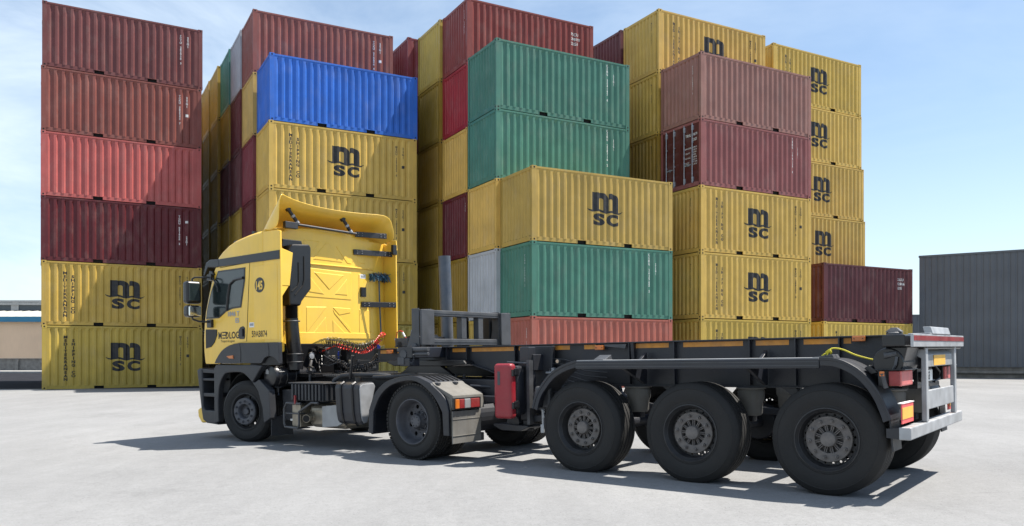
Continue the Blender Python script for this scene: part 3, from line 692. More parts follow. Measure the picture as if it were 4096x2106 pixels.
press([[(.32, 2.665), (-.31, 2.65), (.01, 2.38)]]); press([[(.42, 2.62), (.42, 2.33), (.10, 2.31)]]); press([[(-.36, 2.60), (-.09, 2.32), (-.37, 2.31)]])
WX = 3.13
press([[(.47, 2.11), (.05, 2.12), (.47, 1.67)]]); press([[(-.05, 2.115), (-.44, 2.11), (-.44, 2.03), (-.18, 1.98)], ]); press([[(-.05, 2.09), (-.08, 2.02), (-.44, 1.68), (-.44, 1.76)]])
press([[(.08, 1.96), (.34, 1.69), (.05, 1.68)]]); press([[(-.05, 1.92), (-.34, 1.68), (-.05, 1.68)]])
press([[(-.61, 2.70), (-.87, 2.69), (-.87, 2.22), (-.65, 2.22), (-.61, 2.27)]]); press([[(-.61, 2.11), (-.87, 2.10), (-.87, 1.64), (-.61, 1.64)]])
press([[(-.58, 3.10), (-.76, 3.07), (-.76, 2.86), (-.58, 2.87)]])
b = MB(); b.box(3.108, 3.135, -.93, 1.1, 2.775, 2.80); b.obj('seam_ledge', 'yellow', body, bevel=.008)
b = MB(); b.box(3.095, 3.125, -.745, -.64, 2.31, 2.47)
for i in range(7): b.box(3.085, 3.096, -.735, -.65, 2.325+i*.02, 2.333+i*.02)
b.obj('air_vent', 'gloss', tk)
def label_plate(name, x, y, z0, w, h, ax):
    b = MB()
    if ax == 'x': b.box(x-.003, x+.002, y-w/2, y+w/2, z0, z0+h); b.box(x-.005, x-.002, y-w*.35, y+w*.35, z0+h*.25, z0+h*.75, 1)
    else: b.box(x-w/2, x+w/2, y-.002, y+.003, z0, z0+h); b.box(x-w*.35, x+w*.35, y+.002, y+.005, z0+h*.3, z0+h*.8, 1)
    return b.obj(name, ['white', 'greyplate'], tk)
label_plate('data_label', 3.125, -.70, 2.62, .12, .07, 'x'); label_plate('data_label', 3.47, HW, 1.775, .13, .075, 'y')
# side: doors, seams, stripe, glass
def flat(name, poly, m, y=HW, t=.006, parent=None, bevel=0, inner=.01):
    return MB().prism(poly, 'y', y-inner, y+t).obj(name, m, parent or tk, bevel=bevel)
def seam(pts, name='door_gap', r=.005): return MB().tube([(x, HW+.0005, z) for x, z in pts], r, 5).obj(name, 'gloss', tk)
flat('stripe', [(4.42, 2.885), (2.735, 2.895), (2.735, 2.765), (4.36, 2.765)], 'gloss', t=.012)
door = flat('door', [(4.30, 2.745), (3.505, 2.765), (3.56, 2.2), (3.615, 1.56), (3.95, 1.535), (4.1, 1.47), (4.26, 1.35), (4.36, 1.215), (4.77, 1.215), (4.79, 1.55), (4.775, 1.85), (4.73, 2.08), (4.56, 2.5)], 'yellow', t=.005, bevel=.003)
seam([(4.32, 2.75), (3.50, 2.772), (3.553, 2.2), (3.61, 1.56)])
flat('panel_step', [(3.42, 2.70), (2.80, 2.70), (2.80, 1.58), (3.40, 1.58)], 'yellow', t=.004, bevel=.004)
gl = flat('window_seal', [(4.375, 2.70), (3.61, 2.705), (3.625, 2.5), (3.735, 2.09), (3.97, 2.08), (4.16, 2.04), (4.36, 1.945), (4.745, 1.945), (4.70, 2.12), (4.58, 2.38)], 'gloss', t=.010)
flat('window', [(4.355, 2.675), (3.64, 2.68), (3.655, 2.5), (3.755, 2.115), (3.98, 2.105), (4.17, 2.065), (4.37, 1.97), (4.715, 1.97), (4.675, 2.12), (4.56, 2.38)], 'glass', t=.013)
b = MB(); b.tube([(3.66, HW+.018, 2.545), (3.9, HW+.018, 2.53), (4.03, HW+.018, 2.46), (4.08, HW+.018, 2.3), (4.13, HW+.018, 2.06)], .021, 8); b.obj('window_bar', 'gloss', tk, smooth=True)
flat('corner_window', [(4.755, 1.775), (4.43, 1.765), (4.425, 1.68), (4.50, 1.56), (4.60, 1.49), (4.755, 1.465)], 'pane', t=.014)
hb = flat('handle_recess', [(3.79, 1.60), (3.665, 1.60), (3.645, 1.64), (3.645, 1.77), (3.69, 1.80), (3.765, 1.785), (3.81, 1.74), (3.815, 1.64)], 'gloss', t=.014, bevel=.004)
MB().box(3.68, 3.71, HW+.012, HW+.035, 1.64, 1.76).obj('handle', 'plastic', hb, bevel=.006)
flat('badge', [(3.245+.125*math.cos(R(a)), 2.41+.115*math.sin(R(a))) for a in range(0, 360, 12)], 'gloss', t=.007)
def side_text(name, t, x, z, size, m, bold=.0, sx=1, off=.008, shear=0):
    v, f = text2d(t, 1, bold); b = MB(); b.add([(x-(a*sx+shear*c)*size, HW+off, z+c*size) for a, c in v], f); return b.obj(name, m, tk)
side_text('number', '145', 3.355, 2.345, .175, 'yellow', .035, .74, .010); side_text('licence_text', '59AB874', 3.47, 1.625, .135, 'ink', .008, .80, .006)
side_text('model_badge', '1846 T', 4.12, 1.965, .1, 'silver', .03, 1.15, .012); side_text('model_badge', 'E5', 3.90, 1.86, .1, 'silver', .03, 1.1, .012)
side_text('company_text', 'M', 4.395, 1.615, .15, 'ink', .022, .9); side_text('company_text', 'LOG', 4.085, 1.615, .15, 'ink', .022, .93)
side_text('company_text', 'D', 4.19, 1.615, .15, 'ink', .022, .85)
side_text('company_text', 'Transport & Logistics', 4.32, 1.557, .058, 'ink', .0, .78)
b = MB()                                                       # three bar E of the company name
for x0, z0 in ((4.17, 1.706), (4.185, 1.66), (4.20, 1.615)): b.prism([(4.275, z0), (x0, z0), (x0+.004, z0+.018), (4.279, z0+.018)], 'y', HW, HW+.0092)
b.prism([(4.185, 1.633), (4.17, 1.633), (4.135, 1.706), (4.15, 1.706)], 'y', HW, HW+.0095); b.obj('company_text', 'ink', tk)
# roof stripe visor over the windscreen, windscreen, grille
b = MB(); b.prism([(4.36, 2.89), (4.60, 2.90), (4.72, 2.86), (4.80, 2.66), (4.775, 2.64), (4.66, 2.78), (4.40, 2.76), (4.32, 2.77)], 'y', -1.22, 1.236); b.obj('sun_visor', 'gloss', tk, bevel=.012)
b = MB(); b.prism([(4.58, 2.72), (4.50, 2.70), (4.46, 2.64), (4.62, 2.62)], 'y', 1.15, 1.26); b.obj('pillar_trim', 'gloss', tk, bevel=.01)
b = MB(); b.prism([(4.645, 2.70), (4.90, 2.06), (4.91, 2.06), (4.66, 2.71)], 'y', -1.05, 1.05); b.obj('windscreen', 'glass', tk)
b = MB(); b.box(4.94, 4.975, -.95, .95, 1.25, 1.8)
for i in range(5): b.box(4.975, 4.995, -.9, .9, 1.28+i*.1, 1.33+i*.1)
b.obj('front_grille', 'plastic', tk, bevel=.008)
MB().box(3.55, 3.62, 1.05, 1.1, 3.22, 3.27).obj('roof_lamp_base', 'gloss', tk); MB().box(4.18, 4.29, .9, 1.0, 3.1, 3.2).obj('roof_marker', 'gloss', tk, bevel=.02)
# side air deflectors behind the cab
b = MB(); b.prism([(2.725, 1.53), (3.15, 1.53), (3.15, 3.205), (2.80, 3.20), (2.725, 3.18)], 'y', 1.185, HW-.001); b.obj('side_deflector', 'yellow', tk, bevel=.008)
b = MB(); b.prism([(2.835, 1.25), (3.15, 1.25), (3.15, 3.26), (2.84, 3.13)], 'y', -1.22, -1.19); b.obj('side_deflector', 'yellow', tk, bevel=.008)
b = MB(); b.prism([(1.19, 2.93), (.985, 2.875), (1.05, 2.375), (1.19, 2.375)], 'x', 2.735, 2.76); b.prism([(1.19, 2.375), (1.06, 2.375), (1.19, 2.2)], 'x', 2.74, 2.755); b.obj('deflector_flange', 'yellow', tk, bevel=.006)
b = MB(); b.prism([(1.0, 1.53), (1.17, 1.53), (1.17, 1.36), (1.0, 1.40)], 'x', 2.95, 3.12); b.obj('lower_corner', 'yellow', tk, bevel=.008)
# roof spoiler: flared shell open to the rear
edge = [(2.80, 1.17, 3.24), (2.80, 1.17, 3.5), (2.78, 1.165, 3.70), (2.79, 1.13, 3.76), (2.83, 1.05, 3.745), (2.87, .83, 3.70), (2.89, .41, 3.66), (2.90, -.05, 3.655), (2.89, -.5, 3.67), (2.87, -.90, 3.70), (2.86, -1.03, 3.685), (2.85, -1.12, 3.62), (2.85, -1.17, 3.45), (2.85, -1.19, 3.29)]
m1 = [(3.06, 1.165, 3.21), (3.05, 1.165, 3.36), (2.98, 1.14, 3.53), (2.97, 1.05, 3.60), (2.98, .98, 3.595), (2.99, .80, 3.575), (3.0, .41, 3.55), (3.0, -.05, 3.55), (3.0, -.5, 3.55), (3.0, -.85, 3.56), (3.0, -.97, 3.555), (3.0, -1.06, 3.52), (3.0, -1.13, 3.40), (3.0, -1.17, 3.26)]
m2 = [(3.22, 1.15, 3.20), (3.24, 1.13, 3.28), (3.24, 1.07, 3.39), (3.25, .99, 3.45), (3.25, .92, 3.47), (3.3, .76, 3.475), (3.34, .40, 3.48), (3.35, -.05, 3.48), (3.34, -.45, 3.48), (3.3, -.78, 3.47), (3.26, -.9, 3.46), (3.22, -1.0, 3.42), (3.18, -1.08, 3.33), (3.14, -1.13, 3.22)]
m3 = [(3.34, 1.11, 3.20), (3.38, 1.06, 3.24), (3.38, .95, 3.32), (3.45, .86, 3.34), (3.5, .78, 3.35), (3.58, .62, 3.36), (3.66, .33, 3.37), (3.68, -.03, 3.37), (3.66, -.38, 3.37), (3.58, -.66, 3.36), (3.5, -.80, 3.34), (3.42, -.92, 3.32), (3.34, -1.0, 3.27), (3.26, -1.07, 3.21)]
b = MB(); k = len(edge); b.add(edge+m1+m2+m3, [(r*k+i, r*k+i+1, (r+1)*k+i+1, (r+1)*k+i) for r in range(3) for i in range(k-1)])
sp = b.obj('roof_spoiler', 'yellow', tk, smooth=True, solid=.022); sp.modifiers.new('ss', 'SUBSURF').levels = 1; sp.modifiers['ss'].render_levels = 2
b = MB(); b.prism([(2.80, 3.11), (3.05, 3.2), (3.05, 3.30), (2.82, 3.28)], 'y', -1.2, -1.18); b.obj('spoiler_corner', 'yellow', sp, bevel=.004)
for x0, y0, z0, x1, y1, z1 in ((3.02, .84, 3.56, 3.0, .69, 3.37), (3.02, -.22, 3.53, 3.0, -.36, 3.34)):
    b = MB(); b.tube([(x0, y0, z0), (x1, y1, z1)], .028, 8); b.tube([(x0+.01, y0+.025, z0+.035), (x0, y0, z0)], .045, 10)
    p, q = Vector((x0, y0, z0)), Vector((x1, y1, z1)); b.tube([p.lerp(q, .35), p.lerp(q, .5)], .034, 8, 1); b.tube([p.lerp(q, .8), p.lerp(q, .98)], .034, 8, 1); b.obj('spoiler_strut', ['gloss', 'silver'], sp, smooth=True)
b = MB(); b.tube([(3.0, .93, 3.36), (3.0, -.47, 3.335)], .022, 6); b.box(2.96, 3.03, .72, .95, 3.28, 3.38); b.obj('spoiler_crossbar', 'plastic', sp, bevel=.006)
for ya, yb, xa, xb, z in ((-.52, -1.05, 3.08, 2.90, 3.345), (-.50, -1.19, 3.105, 2.92, 3.05), (-.66, -1.19, 3.11, 2.84, 2.18)):
    b = MB(); b.add([(xa, ya, z-.045), (xb, yb, z-.045), (xb, yb, z+.045), (xa, ya, z+.045), (xa+.02, ya, z-.045), (xb+.02, yb, z-.045), (xb+.02, yb, z+.045), (xa+.02, ya, z+.045)], [(0, 1, 2, 3), (7, 6, 5, 4), (0, 4, 5, 1), (1, 5, 6, 2), (2, 6, 7, 3), (3, 7, 4, 0)])
    for t in (.08, .2, .8, .92):
        for dz in (-.02, .02): px, py = xa+(xb-xa)*t, ya+(yb-ya)*t; b.cyl((px-.012, py, z+dz), (px, py, z+dz), .008, 6, 1)
    b.obj('deflector_bracket', ['plastic', 'silver'], tk, bevel=.006)
MB().box(2.80, 2.86, -1.19, -1.10, 3.03, 3.2).obj('hinge', 'gloss', tk, bevel=.01)
# air intake: box snorkel, bellows, tube, drum filter
b = MB(); b.prism([(1.02, 3.10), (.68, 3.10), (.66, 3.02), (1.04, 2.98)], 'x', 2.93, 3.05); b.obj('intake_bracket', 'gloss', tk, bevel=.01)
b = MB(); b.prism([(.60, 3.045), (.93, 3.02), (.99, 2.90), (.985, 2.30), (.975, 2.09), (.78, 2.09), (.755, 2.16), (.58, 2.36), (.575, 2.99)], 'x', 2.83, 3.05)
it = b.obj('air_intake', 'gloss', tk, bevel=.03, seg=3)
for pts in ([(.72, 2.85), (.72, 2.5), (.745, 2.4), (.89, 2.25)], [(.82, 2.75), (.82, 2.45), (.85, 2.38), (.95, 2.3)]):
    MB().tube([(2.828, y, z) for y, z in pts], .012, 6).obj('intake_groove', 'black', it)
bp = []
for i in range(11): bp += [(.105, 2.09-i*.018), (.085, 2.09-i*.018-.009)]
b = MB(); b.lathe(bp, 24, 'z', X=Matrix.Translation((2.94, .875, 0))); b.obj('intake_bellows', 'gloss', it)
b = MB(); b.tube([(2.94, .875, 1.90), (2.94, .87, 1.75), (2.94, .85, 1.5), (2.95, .82, 1.38)], .098, 20, 0, .115); b.tube([(2.95, .82, 1.38), (2.95, .82, 1.12)], .122, 20)
for z in (1.86, 1.36, 1.24): b.lathe([(.128, z-.008), (.132, z), (.128, z+.008)], 24, 'z', 1, X=Matrix.Translation((2.95, .82 if z < 1.5 else .87, 0)))
b.obj('intake_tube', ['gloss', 'steel'], it, smooth=True)
b = MB(); Xf = Matrix.Translation((3.12, 0, 1.03))
b.lathe([(0, 1.16), (.12, 1.16), (.155, 1.15), (.168, 1.12), (.17, 1.08), (.178, 1.075), (.178, 1.05), (.17, 1.045), (.172, .96), (.18, .955), (.18, .93), (.172, .925), (.172, .80), (.178, .795), (.178, .78), (.168, .775), (.15, .6), (.125, .5), (.12, .38), (0, .38)], 40, X=Xf)
b.lathe([(.126, .5), (.132, .49), (.126, .48)], 30, mi=1, X=Xf)
for a in (20, 100, 160, 250, 320): r = .178; x, z = 3.12+r*math.cos(R(a)), 1.03+r*math.sin(R(a)); b.tube([(x, 1.10, z), (x+.01*math.cos(R(a)), 1.02, z+.01*math.sin(R(a))), (x, .98, z)], .008, 5, 1)
b.prism([(3.17+.035*math.cos(R(a)), 1.10+.035*math.sin(R(a))) for a in range(0, 181, 20)]+[(3.135, 1.06), (3.205, 1.06)], 'y', 1.158, 1.163, 2)
b.tube([(3.1, 1.02, .87), (3.1, 1.02, .78)], .03, 10); b.tube([(3.1, 1.02, .78), (3.08, 1.03, .73)], .018, 8)
b.obj('air_filter', ['gloss', 'steel', 'greyplate'], tk, smooth=True)
# grey skirt over the wheel, wheel arch, steps, bumper
def arcp(cx, cz, rx, rz, a0, a1, n=10): return [(cx+rx*math.cos(R(a0+(a1-a0)*i/n)), cz+rz*math.sin(R(a0+(a1-a0)*i/n))) for i in range(n+1)]
sk = smooth2([(4.46, 1.225), (4.40, 1.30), (4.27, 1.41), (4.13, 1.475), (3.98, 1.515), (3.75, 1.54)])+[(2.73, 1.535), (2.725, 1.22)]+smooth2([(2.77, 1.26), (2.85, 1.31), (2.96, 1.33), (3.08, 1.31), (3.15, 1.25), (3.18, 1.225)])
b = MB(); b.prism(sk, 'y', 1.2, 1.262); skirt = b.obj('cab_skirt', 'plastic', tk, bevel=.02, seg=3)
for x in (3.72, 2.98): MB().tube([(x, 1.262, 1.24 if x > 3.5 else 1.33), (x-.01, 1.262, 1.40), (x+.02, 1.26, 1.53)], .005, 5).obj('skirt_gap', 'black', skirt)
MB().box(2.75, 3.2, 1.19, 1.224, 1.2, 1.36).obj('arch_shade', 'pane', tk)  # black panel over the yellow cab, painting the shade inside the skirt arch
MB().prism([(4.10, 1.335), (3.92, 1.35), (3.91, 1.295), (4.02, 1.30)], 'y', 1.25, 1.275).obj('side_marker', 'amber', tk, bevel=.004)
arch_in = [(4.39, .28)]+smooth2([(4.40, .60), (4.36, .85), (4.24, 1.02), (4.10, 1.075), (3.74, 1.08), (3.60, 1.03), (3.50, .97)])
b = MB(); b.prism([(4.52, .26), (4.51, 1.135), (4.45, 1.20), (3.35, 1.20), (3.18, 1.19), (3.44, .93), (3.50, .97)]+arch_in[-2::-1], 'y', 1.15, 1.245); b.obj('front_mudguard', 'plastic', tk, bevel=.015)
b = MB(); b.prism([(3.50, .97), (3.40, .93), (3.28, .98), (3.03, .82), (3.0, .40), (3.17, .32), (3.20, .55), (3.31, .80)], 'y', 1.12, 1.235); b.prism([(3.03, .82), (2.72, .82), (2.72, .36), (3.0, .36)], 'y', .95, 1.0); b.obj('rear_mudguard', 'plastic', tk, bevel=.012)
b = MB(); b.box(3.04, 3.055, .80, 1.19, .13, .42); b.obj('mudflap', 'plastic', tk, bevel=.006)
liner = [(r[0], r[1]) for r in arcp(3.88, .47, .60, .62, 10, 175, 14)]
b = MB(); b.prism(liner+[(p[0]*1.0-(p[0]-3.88)*.04, p[1]-(p[1]-.47)*.04) for p in reversed(liner)], 'y', .55, 1.06); b.obj('arch_liner', 'black', tk)
b = MB(); b.prism([(5.03, 1.14), (4.93, 1.14), (4.93, .46), (4.80, .24), (4.87, .25), (4.93, .46)][:4]+[(4.90, .30)], 'y', -1.1, 1.2)
b.prism([(4.95, 1.13), (4.51, 1.12), (4.51, 1.06), (4.95, 1.07)], 'y', .95, 1.22); b.prism([(4.93, .74), (4.51, .74), (4.51, .68), (4.93, .68)], 'y', .95, 1.22); b.prism([(4.95, .98), (4.51, .98), (4.51, .94), (4.95, .94)], 'y', .98, 1.22)
b.box(4.5, 4.95, .9, .96, .3, 1.15); b.obj('cab_steps', 'plastic', tk, bevel=.008)
b = MB(); b.prism([(5.04, 1.12), (4.89, 1.13), (4.86, .50), (4.80, .46), (4.51, .46), (4.50, .30), (4.42, .235), (4.75, .25), (4.88, .30), (4.92, .46)], 'y', .98, 1.235); b.prism([(5.06, 1.12), (4.95, 1.12), (4.9, .4), (5.0, .3)], 'y', -1.1, .98); b.obj('bumper', 'plastic', tk, bevel=.02)
b = MB(); b.prism([(5.09, .46), (4.99, .50), (4.93, .46), (4.88, .30), (4.85, .25), (4.98, .24), (5.08, .34)], 'y', -1.1, 1.2); b.obj('bumper_corner', 'yellow', tk, bevel=.025, seg=3)
MB().cyl((4.68, 1.02, 1.17), (4.66, 1.04, 1.22), .03, 10).obj('washer_cap', 'silver', tk)
# mirrors
def rbox(b, x0, x1, y0, y1, z0, z1, mi=0): return b.box(x0, x1, y0, y1, z0, z1, mi)
mr_ = MB().box(4.62, 4.78, 1.36, 1.62, 2.18, 2.54).obj('mirror', 'gloss', tk, bevel=.05, seg=4)
MB().box(4.612, 4.625, 1.41, 1.585, 2.22, 2.50).obj('mirror_glass', 'glass', mr_, bevel=.006)
m2_ = MB().box(4.62, 4.79, 1.37, 1.61, 1.965, 2.155).obj('mirror', 'gloss', tk, bevel=.05, seg=4)
MB().box(4.60, 4.63, 1.39, 1.60, 1.985, 2.135).obj('mirror_glass', mat('mirror_chrome', (.7, .7, .7), .05, 1), m2_, bevel=.012)
b = MB(); b.tube([(4.68, 1.5, 2.52), (4.68, 1.5, 2.575), (4.66, 1.47, 2.60), (4.6, 1.3, 2.61), (4.56, 1.2, 2.61)], .014, 8); b.tube([(4.70, 1.5, 1.98), (4.69, 1.49, 1.93), (4.66, 1.4, 1.90), (4.62, 1.24, 1.89)], .016, 8)
b.box(4.50, 4.62, 1.2, 1.28, 2.56, 2.66); b.box(4.53, 4.66, 1.21, 1.27, 1.80, 1.93); b.tube([(4.5, 1.25, 2.6), (4.42, 1.26, 2.53), (4.34, 1.26, 2.43), (4.335, 1.26, 2.36)], .014, 8); b.obj('mirror_arm', 'gloss', tk, bevel=.015)
# chassis of the tractor
b = MB()
for s in (1, -1): b.box(-.95, 4.6, s*.40-.04, s*.40+.04, .74, 1.0)
for x in (-.9, -.1, .9, 1.9, 3.0, 4.4): b.box(x-.04, x+.04, -.4, .4, .78, .96)
b.box(3.2, 4.7, -.45, .45, .55, 1.35); b.box(2.2, 3.1, -.7, .35, .55, .9); b.obj('chassis', 'chassis', tk, bevel=.008)
b = MB(); b.box(2.55, 3.12, -.95, .75, 1.0, 1.06); b.box(3.08, 3.4, -1.0, .9, 1.06, 1.52); b.box(2.66, 2.86, -.45, .15, .98, 1.25); b.box(2.6, 2.75, -.1, .1, 1.05, 1.42); b.obj('rear_crossmember', 'pane', tk, bevel=.01)
b = MB(); b.box(1.05, 2.75, -.55, .55, 1.0, 1.02)
for i in range(22): b.box(1.62+i*.05, 1.64+i*.05, -.55, .62, 1.02, 1.045)
for i in range(12): b.box(1.1+i*.045, 1.12+i*.045, -.5, .5, 1.02, 1.04)
b.obj('catwalk', 'steel', tk)
b = MB(); b.prism([(1.45, 1.0), (1.35, 1.02), (.95, 1.20), (.30, 1.20), (-.15, 1.02), (-.25, 1.0)], 'y', -.65, -.58); b.prism([(1.25, 1.0), (1.0, 1.12), (.88, 1.22), (.38, 1.22), (.2, 1.12), (.0, 1.0)], 'y', .30, .37)
b.prism([(1.3, 1.25), (1.35, 1.22), (1.2, 1.17), (.1, 1.17), (-.2, 1.2), (-.15, 1.25)], 'y', -.75, .40)
for x in (1.34, 1.2, .05, -.1): b.cyl((x, .33, 1.0), (x, .33, 1.06), .025, 8)
b.obj('fifth_wheel', 'gloss', tk, bevel=.01)
b = MB(); b.lathe([(0, -.5), (.22, -.5), (.22, .5), (0, .5)], 24, mi=0, X=Matrix.Translation((0, 0, .48))); b.cyl((0, -1.0, .48), (0, 1.0, .48), .085, 16)
for s in (1, -1): b.box(-.5, .5, s*.55-.05, s*.55+.05, .55, .66); b.lathe([(0, .62), (.13, .66), (.14, .84), (0, .88)], 20, 'z', X=Matrix.Translation((-.45, s*.55, 0)))
b.obj('axle', 'chassis', tk)
MB().cyl((3.66, -.95, .44), (3.66, .95, .44), .06, 12).obj('axle', 'chassis', tk)
# battery box, step, silencer, tank
b = MB(); b.box(1.83, 2.57, .72, 1.17, .68, .925)
for i in range(9): b.box(1.86+i*.078, 1.90+i*.078, 1.17, 1.20, .69, .92)
for i in range(5): b.box(1.80, 1.83, .76+i*.085, .80+i*.085, .69, .92)
b.obj('battery_box', 'plastic', tk, bevel=.008)
MB().box(1.78, 2.6, .70, 1.20, .925, .945).obj('battery_lid', 'plastic', tk, bevel=.01)
b = MB(); r = .018
b.tube([(2.70, 1.2, .34), (2.70, 1.2, .55), (2.64, 1.2, .64), (2.3, 1.2, .64)], r, 8); b.tube([(2.70, 1.2, .34), (2.68, 1.2, .29), (2.37, 1.2, .28), (2.345, 1.2, .34), (2.345, 1.2, .52), (2.05, 1.2, .66), (1.9, 1.2, .66)], r, 8)
b.box(2.35, 2.70, 1.08, 1.2, .48, .50); b.box(2.35, 2.70, 1.0, 1.2, .27, .285); b.obj('step', 'steel', tk, bevel=.004)
MB().box(2.38, 2.58, .9, 1.15, .29, .62).obj('step_plate', 'exhaust', tk, bevel=.01)
b = MB(); b.box(2.60, 2.69, .95, 1.1, .37, .40); b.obj('reflector', 'white', tk)
MB().box(2.405, 2.435, 1.195, 1.225, .63, .76).obj('warning_tab', 'redlens', tk, bevel=.008)
b = MB(); b.box(1.5, 2.32, .45, 1.06, .29, .63); b.obj('silencer', 'exhaust', tk, bevel=.09, seg=4)
b = MB(); b.tube([(2.30, .95, .44), (2.245, 1.06, .44), (2.165, 1.21, .43)], .058, 20); b.lathe([(.08, 1.06), (.085, 1.075), (.08, 1.09)], 20, X=Matrix.Translation((2.24, 0, .44))); b.tube([(2.166, 1.209, .43), (2.1625, 1.2155, .4298)], .051, 20, 1); b.obj('tail_pipe', ['exhaust', 'black'], tk, smooth=True)
b = MB(); b.prism([(1.93, .61), (1.56, .64), (1.50, .38), (1.60, .34), (1.93, .31)], 'y', 1.06, 1.11); b.obj('heat_shield', 'greyplate', tk, bevel=.004)
MB().box(1.56, 1.72, .8, 1.0, .66, .74).obj('filter_housing', 'greyplate', tk, bevel=.02)
tp = [(1.13, .96), (1.19, .93), (1.20, .88), (1.18, .55), (1.155, .43), (1.12, .385), (1.06, .40), (.90, .92), (.93, .965)]
b = MB(); b.prism(tp, 'x', 1.03, 1.54); tank = b.obj('fuel_tank', 'chassis', tk, bevel=.035, seg=4)
b = MB(); ins = lambda k: [(1.07+(y-1.07)*k, .7+(z-.7)*k) for y, z in tp]
b.prism(ins(.93), 'x', 1.018, 1.03); b.obj('tank_end', 'greyplate' if False else 'silver', tank, bevel=.008)
for x in (1.16, 1.40):
    b = MB(); q = [(1.14, .965), (1.205, .935), (1.212, .88), (1.192, .54), (1.16, .42), (1.10, .368)]
    b.tube([(x, y, z) for y, z in q], .016, 4); b.box(x-.02, x+.02, .93, 1.14, .96, .972); b.obj('tank_strap', 'gloss', tank)
MB().lathe([(0, .96), (.05, .96), (.05, 1.02), (0, 1.02)], 16, 'z', X=Matrix.Translation((1.32, .95, 0))).obj('tank_cap', 'gloss', tank)
b = MB(); b.tube([(1.9, .95, .70), (1.92, .93, .9), (1.90, .9, .98), (1.80, .85, 1.04), (1.6, .8, 1.055), (1.2, .75, 1.05), (1.05, .6, 1.03)], .034, 12)
b.tube([(1.18, .8, 1.02), (.9, .75, 1.03), (.5, .7, 1.06), (.1, .6, 1.05)], .028, 8); b.tube([(1.2, .7, 1.0), (.95, .65, 1.0), (.6, .7, 1.02)], .02, 8); b.obj('cable_conduit', 'plastic', tk, smooth=True)
b = MB(); b.cyl((1.50, .9, 1.43-.1), (1.62, .85, 1.0), .022, 8); b.cyl((2.04, -.05, 1.34), (2.32, .1, .95), .03, 8); b.obj('hose', 'hoseblk', tk)
# rear mudguards, lamps, flaps
def rear_guard(s):
    def Y(a): return s*a
    out_ = [(.80, .30), (.79, .60), (.69, .80), (.55, .93), (.41, 1.0), (.19, 1.05), (0, 1.065), (-.13, 1.055), (-.34, .985), (-.39, .95), (-.60, .80), (-.66, .64), (-.665, .34)]
    inn = [(-.57, .34), (-.555, .62), (-.46, .76), (-.33, .88), (-.12, .99), (.1, 1.0), (.38, .93), (.58, .78), (.70, .58), (.715, .30)]
    out_ = out_[:1]+smooth2(out_[1:12])+out_[12:]; inn = inn[:1]+smooth2(inn[1:9])+inn[9:]
    b = MB(); b.prism(out_+inn, 'y', min(Y(1.19), Y(1.235)), max(Y(1.19), Y(1.235)))
    top = out_[:34]; b.prism(top+[(x*.975, z-.022) for x, z in reversed(top)], 'y', min(Y(.62), Y(1.2)), max(Y(.62), Y(1.2)))
    g = b.obj('rear_mudguard', 'chassis', tk, bevel=.008)
    for i in range(6):
        yy = s*(1.12-i*.085); MB().tube([(x, yy, z+.004) for x, z in ((.1, 1.06), (-.02, 1.068), (-.14, 1.056), (-.32, .995))], .011, 5).obj('groove', 'black', g)
    b = MB(); b.prism([(-.35, .99), (-.40, .955), (-.70, .83), (-.72, .66), (-.68, .66), (-.66, .78), (-.38, .90)], 'y', min(Y(.64), Y(1.2)), max(Y(.64), Y(1.2)))
    b.prism([(-.40, .93), (-.66, .80), (-.665, .34), (-.60, .34), (-.57, .62), (-.42, .82)], 'y', min(Y(1.17), Y(1.2)), max(Y(1.17), Y(1.2))); c = b.obj('lamp_carrier', 'dustpl', tk, bevel=.006)
    for yy in (1.12, .80): b = MB(); b.box(-.43, -.36, min(Y(yy), Y(yy+.05)), max(Y(yy), Y(yy+.05)), .955, .985); b.obj('clip', 'steel', c, bevel=.005)
    b = MB(); b.box(-.735, -.70, min(Y(.72), Y(1.21)), max(Y(.72), Y(1.21)), .655, .80); h = b.obj('lamp_housing', 'gloss', tk, bevel=.006)
    for ya, yb, m in ((1.195, 1.13, 'amber'), (1.125, 1.04, 'redlens'), (1.035, .93, 'greyplate'), (.925, .76, 'redlens')):
        MB().box(-.752, -.73, min(Y(ya), Y(yb)), max(Y(ya), Y(yb)), .672, .785).obj('tail_lamp', m, h, bevel=.006)
    b = MB(); b.box(-.715, -.70, min(Y(.70), Y(1.22)), max(Y(.70), Y(1.22)), .245, .64); b.box(-.72, -.715, min(Y(.70), Y(1.22)), max(Y(.70), Y(1.22)), .535, .545); b.box(-.722, -.714, min(Y(.70), Y(1.22)), max(Y(.70), Y(1.22)), .335, .343); b.obj('mudflap', 'dustpl', tk, bevel=.003)
rear_guard(1); rear_guard(-1)
b = MB(); b.box(-.62, -.54, .62, .70, .34, .82); b.box(-.68, -.5, .60, .74, .24, .34); b.box(-.95, -.6, .30, .62, .72, .80); b.prism([(-.4, .88), (-.62, .86), (-.86, .80), (-.92, .72), (-.4, .74)], 'y', .30, .36); b.tube([(-.4, .55, .92), (-.7, .4, .90), (-1.0, .2, .86)], .02, 8); b.obj('rear_bracket', 'chassis', tk, bevel=.008)
label_plate('marker_plate', -.3, .61, .9, .1, .03, 'y')
# wheels
wheel(tk, 3.69, 1.20, .478, [rim_s, TYsteer, hub_s, cap_s], spin=.2, steer=15.5); wheel(tk, 3.63, -1.17, .478, [rim_s, TYsteer, hub_s, cap_s], True, steer=15.5)
for s in (1, -1):
    wheel(tk, 0, s*1.205, .485, [rim_d, TYdrive, hub_d], s < 0, .3); wheel(tk, 0, s*.90, .485, [inner_rim, TYdrive], s < 0)
